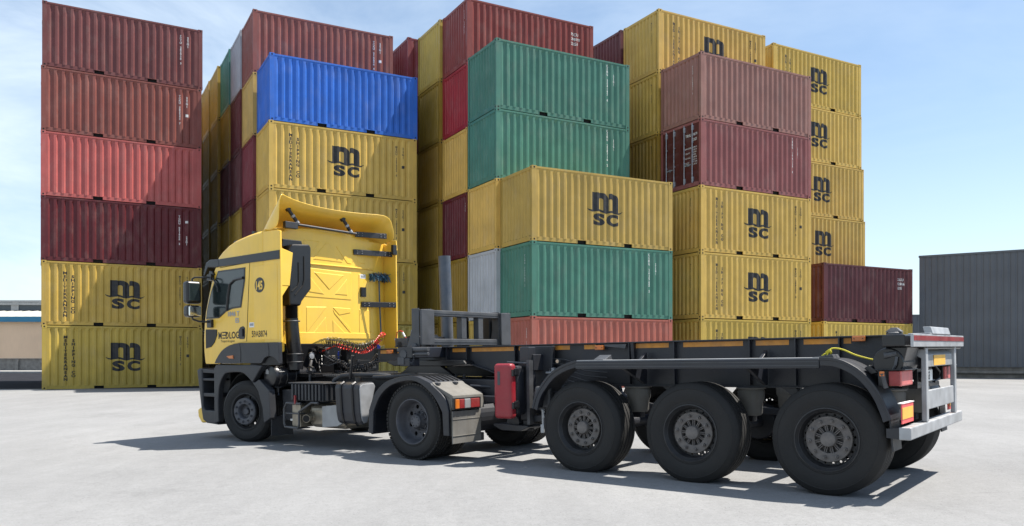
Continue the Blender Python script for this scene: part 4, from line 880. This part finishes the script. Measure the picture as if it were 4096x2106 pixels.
# coiled air and power lines behind the cab, valve cluster, work lamp
def coil(name, pts, r, rt, turns, m, squash=1.0):
    P_ = [Vector(p) for p in pts]; out = []; n = turns*9
    def cr(t):
        t *= len(P_)-1; i = min(int(t), len(P_)-2); u = t-i; p0 = P_[max(i-1, 0)]; p1 = P_[i]; p2 = P_[i+1]; p3 = P_[min(i+2, len(P_)-1)]
        return .5*((2*p1)+(p2-p0)*u+(2*p0-5*p1+4*p2-p3)*u*u+(3*p1-p0-3*p2+p3)*u**3)
    for i in range(n+1):
        t = i/n; p = cr(t); d = (cr(min(t+.01, 1))-cr(max(t-.01, 0))).normalized(); a = d.cross(Vector((0, 0, 1))).normalized(); c = a.cross(d)
        th = 2*math.pi*i/9; out.append(p+r*(math.cos(th)*a+squash*math.sin(th)*c))
    return MB().tube(out, rt, 6).obj(name, m, tk, smooth=True)
coil('red_air_line', [(2.83, .1, 1.49), (2.65, .05, 1.44), (2.42, 0, 1.39), (2.24, 0, 1.40), (2.07, 0, 1.48), (1.95, 0, 1.57), (1.85, 0, 1.66)], .034, .0085, 24, 'hosered')
coil('black_air_line', [(2.95, .2, 1.55), (2.8, .15, 1.53), (2.6, .1, 1.50), (2.4, .05, 1.45), (2.2, .05, 1.46), (2.02, 0, 1.52)], .048, .008, 24, 'hoseblk')
coil('yellow_air_line', [(2.98, .3, 1.54), (2.8, .25, 1.57), (2.62, .2, 1.55), (2.4, .15, 1.49), (2.2, .1, 1.47), (2.0, .1, 1.55)], .05, .005, 14, mat('thin_cable', (.16, .12, .02), .4))
coil('power_cable', [(2.78, .3, 1.29), (2.66, .25, 1.24), (2.5, .2, 1.17), (2.34, .15, 1.13), (2.15, .1, 1.15), (1.98, .05, 1.22), (1.92, .0, 1.32)], .04, .011, 26, 'hoseblk')
b = MB(); b.tube([(3.08, .25, 1.38), (2.95, .2, 1.43), (2.83, .1, 1.49)], .011, 6); b.obj('red_lead', 'hosered', tk)
for i, (y, z, m) in enumerate(((.42, 1.40, 'gloss'), (.30, 1.44, 'gloss'), (.16, 1.42, 'steel'))):
    b = MB(); b.box(3.0, 3.08, y-.04, y+.04, z-.06, z+.04); b.cyl((2.96, y, z), (3.0, y, z), .022, 8, 0); b.tube([(2.96, y, z), (2.88, y-.02, z+.05), (2.78, y-.05, z+.03), (2.74, y-.07, z-.06)], .009, 6); b.obj('air_coupling', m, tk, bevel=.004)
for x, y, z in ((2.74, .15, 1.36), (2.78, .12, 1.30), (1.98, .0, 1.46), (1.93, .02, 1.44)): MB().cyl((x, y, z-.03), (x-.01, y, z+.03), .014, 8).obj('blue_coupling', 'blue', tk)
for x, z in ((1.90, 1.60), (1.95, 1.57)): b = MB(); b.cyl((x, 0, z-.03), (x-.02, .0, z+.04), .022, 10); b.obj('yellow_coupling', 'ropey', tk, bevel=.004)
b = MB()
rr = random.Random(3)
for i in range(9):
    x, y, z = rr.uniform(2.5, 3.0), rr.uniform(-.1, .5), rr.uniform(1.05, 1.35); b.tube([(x, y, z), (x-.1, y+rr.uniform(-.1, .1), z-rr.uniform(.02, .15)), (x-.25, y, z-rr.uniform(-.05, .12)), (x-.36, y-.1, z-rr.uniform(-.02, .1))], .008, 5)
b.tube([(2.98, .35, 1.22), (2.86, .4, 1.02), (2.7, .4, .98), (2.5, .3, 1.06)], .012, 6); b.obj('loose_hoses', 'hoseblk', tk, smooth=True)
for i in range(14):
    x, y, z = rr.uniform(2.25, 2.95), rr.uniform(-.3, .5), rr.uniform(1.04, 1.30); s_ = rr.uniform(.02, .055)
    MB().box(x-s_, x+s_*rr.uniform(.5, 1), y-s_, y+s_, z-s_*rr.uniform(.6, 1.4), z+s_).obj('valve_block', ['steel', 'plastic', 'gloss', 'exhaust'][i % 4], tk, bevel=.008)
b = MB(); b.lathe([(0, 0), (.04, 0), (.055, .04), (.058, .07), (.05, .075)], 20, 'x', X=Matrix.Translation((2.86, .62, 1.33)) @ Matrix.Rotation(math.pi, 4, 'Z')); b.tube([(2.84, .62, 1.28), (2.86, .6, 1.1)], .012, 6); wl = b.obj('work_lamp', 'gloss', tk, smooth=True)
MB().lathe([(0, .073), (.05, .07)], 20, 'x', X=Matrix.Translation((2.86, .62, 1.33)) @ Matrix.Rotation(math.pi, 4, 'Z')).obj('lamp_glass', 'silver', wl)
b = MB(); b.tube([(2.45, .85, 1.14), (2.6, .8, 1.17), (2.7, .7, 1.25)], .022, 8); b.tube([(2.68, .75, 1.13), (2.66, .76, .9)], .02, 8); b.tube([(2.6, .8, 1.08), (2.68, .75, 1.14)], .035, 10); b.obj('coolant_pipe', 'plastic', tk, smooth=True)

# ------------------------------------------------------------------ brush hung on the cab wall
def tr(p): return TR @ Vector(p)
BT = TR @ Matrix.Translation((3.08, -1.0, 2.69))
br = empty('washing_brush', BT); tag(br, 'blue bristled washing brush on a thin pole, hung upright on the yellow cab wall', 'brush')
MB().tube([(0, -.02, 0), (-.0, -.03, -.5), (-.01, -.05, -1.12)], .012, 8).obj('pole', 'blue' if False else mat('blue_pole', (.04, .09, .16), .5), br)
b = MB(); b.box(-.09, .09, -.15, .15, -.02, .02, 1)
rr = random.Random(5)
for i in range(420):
    x, y = rr.uniform(-.09, .09), rr.uniform(-.16, .16); a = Vector((x*rr.uniform(.9, 1.9), y*rr.uniform(1.0, 1.3), rr.uniform(-.09, .07)-.05*abs(y)/.16)); b.tube([(x*.9, y, 0), tuple(a)], .005, 3)
b.obj('bristles', ['brush', 'gloss'], br)
print('tractor done')

# ------------------------------------------------------------------ container trailer (skeletal, three axles); same axes as the truck
TL = frame(2.907+1.2*.617, 7.48+1.2*.787, -.787, .617, -.008)
tl = empty('container_trailer', TL); tag(tl, 'bare three axle skeletal container trailer coupled behind the yellow truck', 'trailer')
ZT = 1.475
web = [(6.72, 1.47), (-.50, 1.47), (-.50, 1.05), (-.2, .97), (4.0, .97), (4.54, 1.15), (5.0, 1.275), (6.72, 1.285)]
for s in (1, -1):
    y = s*.53; b = MB(); b.prism(web, 'y', y-.006, y+.006)
    b.box(-.50, 6.72, y-.07, y+.07, ZT-.014, ZT)
    bot = [(6.72, 1.278), (5.0, 1.268), (4.54, 1.143), (4.0, .962), (-.2, .962)]
    for p, q in zip(bot, bot[1:]): b.prism([p, q, (q[0], q[1]+.014), (p[0], p[1]+.014)], 'y', y-.07, y+.07)
    rail = b.obj('main_beam', 'chassis', tl, bevel=.003)
    for x in (6.05, 5.28, 4.92, 4.10, 3.86, 2.42, 1.85, .98, .50, .07):
        zb = 1.29 if x > 5 else (.975 if x < 4 else .975+(x-4)*.31); MB().prism([(y+s*.007, ZT-.015), (y+s*.068, ZT-.015), (y+s*.068, zb+.01), (y+s*.007, zb+.01)], 'x', x-.006, x+.006).obj('stiffener', 'chassis', rail)
    MB().prism([(y+s*.007, ZT-.015), (y+s*.067, ZT-.015), (y+s*.04, 1.2), (y+s*.007, 1.1)], 'x', 2.36, 2.40).obj('stiffener', 'chassis', rail)
    for x0, x1 in ((6.66, 6.47), (6.30, 6.08), (5.22, 4.96), (4.87, 4.14), (4.07, 3.88), (3.83, 3.28), (3.07, 2.90), (2.36, 1.94), (1.76, 1.07), (.93, .58), (.43, .09), (.04, -.03)):
        MB().box(x1, x0, y+s*.004 if s > 0 else y-.009, y+.009 if s > 0 else y-.004, 1.400, 1.452).obj('reflective_tape', 'tape', rail)
def marker(x, z=1.42, y=.60, w=.06):
    o = MB().box(x-w, x+w, y-.015, y+.02, z-.026, z+.026).obj('side_marker_lamp', 'amber', tl, bevel=.006)
    b = MB()
    for dx in (-.04, .04): b.cyl((x+dx, y+.019, z), (x+dx, y+.023, z), .006, 8)
    b.obj('screw', 'gloss', o)
marker(6.38, 1.425, .61); marker(2.81, 1.415); marker(-.12, 1.445)
MB().prism([(2.74, 1.45), (2.45, 1.45), (2.45, 1.40), (2.72, 1.43)], 'y', .60, .63).obj('lamp_bracket', 'steel', tl)
b = MB()
for x in (6.6, 5.9, 5.4, 4.7, 3.95, 3.0, 2.1, 1.2, .3, -.3): b.box(x-.05, x+.05, -.5, .5, 1.30, 1.46)
b.box(5.35, 6.72, -.52, .52, 1.285, 1.30); b.box(5.2, 6.0, -.5, .5, 1.20, 1.284); b.obj('crossmember', 'chassis', tl, bevel=.006)
# front bolster with twistlocks, headboard
b = MB(); b.box(5.36, 5.62, -1.18, 1.18, 1.33, 1.475); b.box(5.40, 5.58, 1.0, 1.19, 1.22, 1.33); b.obj('front_bolster', 'chassis', tl, bevel=.01)
def twistlock(x, y, base=1.468):
    b = MB(); b.lathe([(.07, base), (.07, base+.015), (.058, base+.02), (.058, base+.024)], 20, 'z', X=Matrix.Translation((x, y, 0)))
    b.add([(x-.07, y-.045, base+.022), (x+.07, y-.045, base+.022), (x+.07, y+.045, base+.022), (x-.07, y+.045, base+.022), (x-.025, y-.02, base+.06), (x+.025, y-.02, base+.06), (x+.025, y+.02, base+.06), (x-.025, y+.02, base+.06)],
          [(0, 1, 5, 4), (1, 2, 6, 5), (2, 3, 7, 6), (3, 0, 4, 7), (4, 5, 6, 7), (3, 2, 1, 0)])
    return b.obj('twistlock', 'steel', tl, bevel=.006)
twistlock(5.50, .98); twistlock(5.50, -1.02); twistlock(-.55, 1.08); twistlock(-.52, -1.0)
hb = MB()
for ya, yb in ((.97, .72), (-.74, -.97)): hb.box(5.38, 5.42, min(ya, yb), max(ya, yb), 1.50, 1.985)
for s in (1, -1):
    hb.prism([(5.42, 1.475), (5.42, 2.0), (5.56, 2.0), (5.56, 1.72), (5.66, 1.475)], 'y', s*.975-.008, s*.975+.008); hb.prism([(5.42, 1.475), (5.42, 2.0), (5.56, 2.0), (5.56, 1.72), (5.62, 1.475)], 'y', s*.74-.008, s*.74+.008)
hb.box(5.43, 5.56, -.96, .96, 1.905, 1.985); hb.box(5.43, 5.56, -.96, .96, 1.50, 1.59)
for yc in (.04, -.33): hb.box(5.44, 5.54, yc-.055, yc+.055, 1.59, 1.905)
hbo = hb.obj('headboard', 'steel', tl, bevel=.008)
for z in (1.945, 1.545): MB().box(5.424, 5.431, -.72, .71, z-.004, z+.004).obj('weld_seam', 'steel', hbo)
MB().box(5.60, 5.72, -.25, -.1, 1.48, 1.92).obj('headboard_box', 'gloss', tl, bevel=.01); MB().box(5.60, 5.75, -.98, -.72, 1.48, 1.92).obj('headboard_box', 'gloss', tl, bevel=.01)
b = MB(); b.tube([(6.0, -.21, 1.475), (6.0, -.17, 2.85)], .092, 28); po = b.obj('upright_tube', 'bluegrey', tl, smooth=True)
b = MB(); b.cyl((5.85, .34, 1.62), (5.95, .1, 1.62), .05, 16); b.cyl((5.95, .1, 1.62), (6.0, -.15, 1.62), .02, 10); b.obj('tube_knob', 'gloss', po)
b = MB(); b.prism([(5.88, -.33), (6.12, -.33), (6.12, -.09), (5.88, -.09)], 'z', 1.475, 1.49); b.obj('tube_base', 'steel', po)
b = MB(); b.prism([(6.95, 1.475), (6.25, 1.475), (6.28, 1.65), (6.40, 1.69), (6.72, 1.69), (6.90, 1.65)], 'y', -.25, -.18); b.obj('coupling_plate', 'gloss', tl, bevel=.006)
b = MB(); b.box(6.33, 6.60, .1, .3, 1.49, 1.63); b.obj('junction_box', 'steel', tl, bevel=.01)
for pts, m in (([(6.88, 0, 1.64), (6.86, 0, 1.73), (6.80, 0, 1.755), (6.74, 0, 1.74), (6.66, 0, 1.62), (6.60, 0, 1.50)], 'red_wire'), ([(6.56, 0, 1.69), (6.55, 0, 1.75), (6.48, 0, 1.76), (6.42, 0, 1.71), (6.38, 0, 1.65)], 'white_wire'), ([(6.86, .05, 1.63), (6.78, .1, 1.55), (6.72, .12, 1.49)], 'white_wire')):
    MB().tube(pts, .008, 6).obj('wire', 'hosered' if m == 'red_wire' else 'silver', tl)
b = MB(); b.tube([(6.72, .02, 1.725), (6.68, .01, 1.655)], .016, 8); b.tube([(6.46, .0, 1.75), (6.42, .0, 1.70)], .016, 8); b.obj('wire_plug', 'white', tl)
b = MB(); b.cyl((6.5, .3, 1.52), (6.5, .1, 1.52), .06, 14); b.tube([(6.7, .2, 1.5), (6.6, .15, 1.56), (6.45, .2, 1.5)], .012, 6); b.obj('air_reel', 'gloss', tl)
b = MB(); b.cyl((5.1, 1.14, 1.44), (5.66, 1.14, 1.44), .03, 12); b.cyl((5.1, 1.14, 1.38), (5.4, 1.14, 1.38), .025, 12); b.lathe([(.0, 1.16), (.06, 1.16), (.06, 1.19), (0, 1.19)], 16, X=Matrix.Translation((5.52, 0, 1.38))); b.box(5.5, 5.62, 1.06, 1.2, 1.24, 1.34); b.obj('lock_shaft', 'steel', tl, bevel=.005)
b = MB()
for i in range(9): a = R(150+i*22); b.lathe([(.010, -.004), (.014, 0), (.010, .004)], 8, 'x', X=Matrix.Translation((5.36+.05*math.cos(a), 1.2, 1.33+.07*math.sin(a))))
b.obj('chain', 'steel', tl)
# landing legs, tool and tank details amidships
for s in (1, -1):
    b = MB(); b.box(3.62, 3.76, s*.86-.07, s*.86+.07, .55, 1.44); b.box(3.64, 3.74, s*.86-.05, s*.86+.05, .42, .55); b.box(3.60, 3.78, s*.53, s*.86, 1.15, 1.35); b.lathe([(0, s*.86-.1), (.10, s*.86-.1), (.10, s*.86+.1), (0, s*.86+.1)], 20, X=Matrix.Translation((3.86, 0, .52)))
    b.prism([(4.12, .47), (4.0, .42), (3.70, .42), (3.58, .47), (3.60, .49), (4.12, .50)], 'y', s*.86-.16, s*.86+.16); b.prism([(3.62, .6), (3.40, .62), (3.36, .56), (3.62, .52)], 'y', s*.86-.03, s*.86+.03)
    lg = b.obj('landing_leg', 'chassis', tl, bevel=.008)
b = MB(); b.cyl((3.6, .97, 1.24), (3.92, .97, 1.26), .014, 6); b.box(3.58, 3.62, .9, .98, .5, 1.28); b.obj('leg_crank', 'steel', tl)
b = MB(); b.box(3.95, 4.0, -.5, .5, .6, 1.0); b.prism([(3.45, 1.45), (3.95, 1.45), (3.9, 1.1), (3.78, .62), (3.58, .58), (3.48, 1.0)], 'y', .60, .66); b.obj('leg_gusset', 'chassis', tl, bevel=.01)
b = MB(); b.box(3.675, 3.945, 1.10, 1.225, .58, 1.245); fx = b.obj('extinguisher_box', 'red', tl, bevel=.045, seg=5)
MB().box(3.67, 3.93, .93, 1.10, .62, 1.215).obj('box_back', 'chassis', fx, bevel=.03)
MB().box(3.835, 3.875, 1.223, 1.229, .985, 1.15).obj('window', 'steel', fx, bevel=.003)
for z in (.74, 1.13): b = MB(); b.box(3.655, 3.69, 1.08, 1.20, z-.04, z+.04); b.box(3.645, 3.67, 1.10, 1.17, z-.025, z+.055); b.obj('latch', 'gloss', fx, bevel=.006)
b = MB(); b.tube([(3.40, -.9, .82), (3.40, 1.02, .82)], .0001, 4) if False else b.lathe([(0, 1.04), (.10, 1.03), (.145, .99), (.15, .9), (.15, .2), (0, .18)], 28, X=Matrix.Translation((3.38, 0, .82))); b.cyl((3.36, 1.03, .90), (3.36, 1.07, .90), .02, 8); b.obj('air_tank', 'steel', tl, smooth=True)
b = MB(); b.box(3.22, 3.46, .98, 1.06, .70, .97); b.obj('tank_bracket', 'steel', tl, bevel=.04, seg=4)
b = MB(); b.tube([(3.30, 1.07, .60), (3.32, 1.08, .70), (3.29, 1.08, .66)], .016, 6); b.box(3.30, 3.35, 1.02, 1.08, .42, .52); b.tube([(3.33, 1.05, .7), (3.33, 1.05, .45)], .018, 8); b.obj('drain_valve', 'silver', tl, bevel=.004)
b = MB(); b.cyl((3.40, .61, 1.26), (3.40, .64, 1.26), .028, 20); gg = b.obj('gauge', 'dustpl', tl); MB().cyl((3.40, .64, 1.26), (3.40, .643, 1.26), .021, 20).obj('gauge_face', 'sand', gg)
b = MB(); b.box(3.44, 3.52, .60, .66, 1.06, 1.18); b.cyl((3.42, .66, 1.12), (3.56, .66, 1.12), .014, 8); b.obj('brake_valve', 'silver', tl, bevel=.02); MB().cyl((3.33, .62, 1.12), (3.33, .68, 1.12), .024, 14).obj('valve_knob', 'blue', tl)
b = MB()
for i in range(5): z = 1.3-i*.06; b.tube([(3.6, .62, z), (3.3, .63, z-.02), (3.0, .62, z-.1), (2.7, .62, z-.12)], .007, 5)
b.obj('air_pipes', 'hoseblk', tl, smooth=True)
# suspension, axles, air bags
for x in (0.02, 1.38, 2.72):
    b = MB(); b.cyl((x, -1.0, .50), (x, 1.0, .50), .07, 20); b.lathe([(0, -.84), (.21, -.84), (.21, -.62), (0, -.62)], 28, X=Matrix.Translation((x, 0, .50))); b.lathe([(0, .62), (.21, .62), (.21, .80), (0, .80)], 28, X=Matrix.Translation((x, 0, .50)))
    for s in (1, -1): b.prism([(x+.62, .96), (x+.50, .96), (x+.44, .70), (x+.0, .60), (x-.42, .60), (x-.42, .67), (x+.0, .69), (x+.4, .80)], 'y', s*.50-.05, s*.50+.05)
    b.obj('axle', 'chassis', tl, bevel=.01)
    for s in (1, -1):
        b = MB(); b.lathe([(0, .67), (.10, .67), (.115, .70), (.118, .80), (.135, .84), (.14, .92), (.12, .955), (0, .96)], 24, 'z', X=Matrix.Translation((x-.40, s*.56, 0))); b.lathe([(.15, .945), (.155, .96), (0, .962)], 24, 'z', X=Matrix.Translation((x-.40, s*.56, 0))); b.obj('air_bag', 'dustpl', tl, smooth=True)
    b = MB(); b.lathe([(0, 0), (.085, 0), (.09, .06), (.085, .12), (0, .12)], 16, 'x', X=Matrix.Translation((x+.16, .42, .62))); b.cyl((x+.1, .5, .56), (x+.1, .62, .9), .03, 10); b.obj('brake_chamber', 'steel', tl, smooth=True)
# wheels
for x in (0.02, 1.38, 2.72):
    for s in (1, -1): wheel(tl, x, s*1.195, .515, [rim_t, TY385, hub_t, cap_t], s < 0, random.uniform(0, 1))
# mudguards: straight top plate, quarter arcs, brackets
for s in (1, -1):
    Y = lambda a: s*a
    def YB(b, poly, a, c): b.prism(poly, 'y', min(Y(a), Y(c)), max(Y(a), Y(c)))
    b = MB(); b.box(.06, 2.74, min(Y(.80), Y(1.235)), max(Y(.80), Y(1.235)), 1.245, 1.262); b.box(.06, 2.74, min(Y(1.205), Y(1.24)), max(Y(1.205), Y(1.24)), 1.172, 1.262)
    top = b.obj('mudguard_top', 'chassis', tl, bevel=.012)
    MB().box(.065, 2.735, min(Y(.86), Y(1.222)), max(Y(.86), Y(1.222)), 1.262, 1.272).obj('sunlit_strip', 'greyplate', top, bevel=.004)  # paler strip paints the bright sunlit top of the mudguard
    for z in (1.235, 1.20): MB().box(.07, 2.73, min(Y(1.238), Y(1.243)), max(Y(1.238), Y(1.243)), z-.003, z+.003).obj('edge_bead', 'steel', top)
    fa = [(2.74, 1.262), (2.88, 1.225), (3.0, 1.175), (3.10, 1.11), (3.19, 1.02), (3.27, .92), (3.32, .82), (3.35, .72)]
    ra = [(.06, 1.267), (-.06, 1.26), (-.17, 1.225), (-.28, 1.16), (-.38, 1.06), (-.46, .94), (-.52, .80), (-.545, .72)]; fa = smooth2(fa); ra = smooth2(ra)
    for nm, pth, sg in (('front', fa, -1), ('rear', ra, 1)):
        def off(d, sg=sg, pth=pth):
            o = []
            for i, p in enumerate(pth):
                a = pth[max(i-1, 0)]; c = pth[min(i+1, len(pth)-1)]; tx, tz = c[0]-a[0], c[1]-a[1]; l = math.hypot(tx, tz); o.append((p[0]+sg*-tz/l*d*-1*-1 if False else p[0]-(-tz/l)*d*(-1 if sg > 0 else 1)*-1, p[1]-(tx/l)*d*(1 if sg < 0 else -1)))
            return o
        b = MB(); cxm, czm = (2.72, .5) if nm == 'front' else (.02, .5)
        def shrink(d): return [(p[0]+(cxm-p[0])*d/math.hypot(cxm-p[0], czm-p[1]), p[1]+(czm-p[1])*d/math.hypot(cxm-p[0], czm-p[1])) for p in pth]
        YB(b, pth+shrink(.016)[::-1], .80, 1.21); YB(b, pth+shrink(.07)[::-1], 1.205, 1.235); YB(b, [(p[0]-(cxm-p[0])*.012, p[1]-(czm-p[1])*.012) for p in pth]+shrink(.02)[::-1], 1.23, 1.242)
        b.obj('mudguard', 'chassis', tl, bevel=.005)
    for x in (2.2, .8):
        b = MB(); b.prism([(Y(.60), 1.35), (Y(.60), .99), (Y(.66), .99), (Y(1.18), 1.20), (Y(1.18), 1.24), (Y(.80), 1.24)], 'x', x-.02, x+.02); b.obj('mudguard_bracket', 'chassis', tl, bevel=.006)
    b = MB(); YB(b, [(2.72, 1.262), (2.38, 1.262), (2.40, 1.28), (2.70, 1.275)], 1.0, 1.2); b.prism([(Y(1.0), 1.262), (Y(1.2), 1.262), (Y(1.02), 1.33)], 'x', 2.40, 2.55); YB(b, [(.14, 1.262), (.14, 1.275), (-.04, 1.30), (-.06, 1.262)], 1.0, 1.18); b.obj('guard_clip', 'steel', tl, bevel=.004)
    b = MB(); YB(b, [(-.36, 1.115), (-.30, 1.17), (-.34, 1.20), (-.42, 1.13)], .9, 1.12)
    for k in range(3): b.cyl((-.33, Y(.92+k*.07), 1.16), (-.37, Y(.92+k*.07), 1.20), .012, 6)
    b.obj('rubber_catch', 'gloss', tl, bevel=.005)
    b = MB(); YB(b, [(-.52, .73), (-.535, .73), (-.555, .44), (-.54, .44)], .90, 1.19); b.obj('mudflap', 'plastic', tl)
# rear end: bolster, red and silver board, underrun frame, lamps
b = MB(); b.box(-.66, -.47, .62, 1.19, 1.36, 1.465); b.prism([(-.47, 1.36), (-.66, 1.36), (-.62, 1.2), (-.50, 1.2)], 'y', .62, 1.10); b.box(-.70, -.40, -1.19, .62, 1.33, 1.465)
b.lathe([(0, .55), (.13, .55), (.13, 1.12), (0, 1.12)], 24, X=Matrix.Translation((-.50, 0, 1.22))); b.prism([(-.45, 1.33), (-.66, 1.33), (-.60, 1.10), (-.45, 1.05)], 'y', -1.15, -1.05); b.obj('rear_bolster', 'gloss', tl, bevel=.012)
b = MB(); b.cyl((-.57, 1.10, 1.30), (-.47, 1.12, 1.28), .03, 10); b.tube([(-.58, 1.14, 1.27), (-.57, 1.15, 1.20), (-.54, 1.14, 1.14), (-.57, 1.15, 1.10)], .012, 6); b.obj('twistlock_handle', 'steel', tl)
b = MB(); b.box(-.725, -.70, -1.20, 1.18, 1.355, 1.47); bd = b.obj('rear_board', 'silver', tl, bevel=.004)
MB().box(-.729, -.724, -1.19, 1.17, 1.41, 1.455).obj('red_stripe', 'redlens', bd)
b = MB(); b.box(-.72, -.52, -.45, .45, 1.472, 1.485); b.prism([(-.73, 1.475), (-.66, 1.475), (-.64, 1.545), (-.71, 1.545)], 'y', -.45, .40); b.obj('stop_plate', 'silver', tl, bevel=.012)
for yy in (.52, -.86):
    b = MB(); b.prism([(-.70, 1.36), (-.60, 1.34), (-.60, 1.28), (-.655, 1.25), (-.655, .66), (-.70, .66), (-.70, 1.26), (-.725, 1.30)][:4]+[(-.655, .66), (-.70, .66), (-.70, 1.29)], 'y', yy-.045, yy+.045); b.obj('underrun_post', 'silver', tl, bevel=.006)
b = MB(); b.prism([(-.665, 1.165), (-.68, 1.165), (-.675, 1.28), (-.60, 1.345), (-.59, 1.335), (-.66, 1.27)], 'y', -.81, .47); pp = b.obj('plate_panel', 'greyplate', tl, bevel=.004)
MB().box(-.683, -.679, -.42, .13, 1.175, 1.275).obj('orange_sticker', 'fluoyel', pp)
MB().box(-.688, -.655, -.81, .47, .765, .945).obj('lower_panel', 'silver', tl, bevel=.008)
MB().box(-.70, -.60, -1.21, 1.21, .545, .655).obj('underrun_bar', 'silver', tl, bevel=.01)
MB().prism([(-.60, .55), (-.60, .65), (-.50, .64), (-.50, .56)], 'y', 1.19, 1.21).obj('bar_cap', 'chassis', tl)
b = MB(); b.box(-.60, -.565, -.2, .45, 1.00, 1.15); b.box(-.60, -.52, -.55, .45, .96, 1.0); b.cyl((-.63, .36, 1.07), (-.57, .36, 1.07), .05, 14); b.tube([(-.6, -.35, 1.16), (-.62, -.45, 1.10), (-.62, -.45, 1.03), (-.6, -.3, 1.0)], .014, 6); b.obj('plate_holder', 'gloss', tl, bevel=.006)
npl = MB().box(-.612, -.604, -.16, .28, 1.02, 1.13).obj('number_plate', 'white', tl, bevel=.003)
v, f = text2d('TF 165', 1, .02); b = MB(); b.add([(-.6135, .26-a*.105, 1.035+c*.11) for a, c in v], f); b.obj('plate_text', 'ink', npl)
MB().prism([(.08, .98), (-.06, .98), (-.20, .86), (-.06, .86)], 'x', -.60, -.58).obj('dirty_tag', 'greyplate', tl)
for s in (1, -1):
    Y = lambda a: s*a
    def BX(b, x0, x1, a, c, z0, z1, mi=0): b.box(x0, x1, min(Y(a), Y(c)), max(Y(a), Y(c)), z0, z1, mi)
    b = MB(); BX(b, -.60, -.42, .74, 1.14, 1.01, 1.15); BX(b, -.66, -.40, .70, 1.2, 1.152, 1.16); hz_ = b.obj('lamp_box', 'gloss', tl, bevel=.006)
    b = MB(); BX(b, -.625, -.595, .76, 1.17, 1.012, 1.148); b.obj('tail_lamp', 'pinklens', hz_, bevel=.01)
    b = MB(); BX(b, -.61, -.52, 1.165, 1.185, 1.015, 1.145); b.obj('side_lens', 'redlens', hz_, bevel=.006)
    b = MB(); b.tube([(-.50, Y(1.2), 1.0), (-.49, Y(1.22), 1.06), (-.48, Y(1.24), 1.13)], .022, 10); oo = b.obj('outline_lamp', 'steel', tl, smooth=True)
    b = MB(); BX(b, -.50, -.46, 1.225, 1.255, 1.10, 1.145); b.obj('lamp_lens', 'amber', oo, bevel=.008)
    b = MB(); BX(b, -.635, -.625, .80, 1.22, .685, .86); mk = b.obj('marker_board', 'fluored', tl, bevel=.002)
    b = MB(); BX(b, -.639, -.634, .83, 1.22, .725, .825); b.obj('yellow_field', 'fluoyel', mk)
    b = MB(); BX(b, -.64, -.60, .79, 1.225, .860, .868); b.obj('board_edge', 'white', mk)
# yellow rope tied to the mudguard
ro = MB(); pts = [(.02, 1.10, 1.33), (-.02, 1.08, 1.355), (-.10, 1.05, 1.34), (-.2, 1.02, 1.29), (-.3, .98, 1.255), (-.38, .95, 1.23), (-.44, .93, 1.18), (-.46, .93, 1.08), (-.47, .93, 1.0)]
def crv(P_, n):
    P_ = [Vector(p) for p in P_]; o = []
    for i in range(n+1):
        t = i/n*(len(P_)-1); k = min(int(t), len(P_)-2); u = t-k; p0 = P_[max(k-1, 0)]; p1 = P_[k]; p2 = P_[k+1]; p3 = P_[min(k+2, len(P_)-1)]
        o.append(.5*((2*p1)+(p2-p0)*u+(2*p0-5*p1+4*p2-p3)*u*u+(3*p1-p0-3*p2+p3)*u**3))
    return o
ro.tube(crv(pts, 40), .008, 8)
for a in range(4): ro.lathe([(.018, -.008), (.028, 0), (.018, .008)], 12, 'x', X=Matrix.Translation((.0+a*.006, 1.09, 1.325)) @ Matrix.Rotation(a*.8, 4, 'Z') @ Matrix.Rotation(a*.5, 4, 'Y'))
ro.tube(crv([(.0, 1.09, 1.33), (.05, 1.12, 1.30), (.09, 1.12, 1.26)], 8), .008, 6); ro.tube(crv([(-.46, .93, 1.16), (-.43, .95, 1.10), (-.45, .96, 1.02)], 8), .008, 6); ro.tube(crv([(.0, 1.1, 1.35), (.03, 1.13, 1.27), (.02, 1.14, 1.24)], 8), .006, 6)
rope = ro.obj('rope', 'ropey', None, smooth=True); rope.matrix_world = TL
tag(rope, 'bright yellow rope knotted over the rear mudguard of the trailer', 'rope')
print('trailer done')
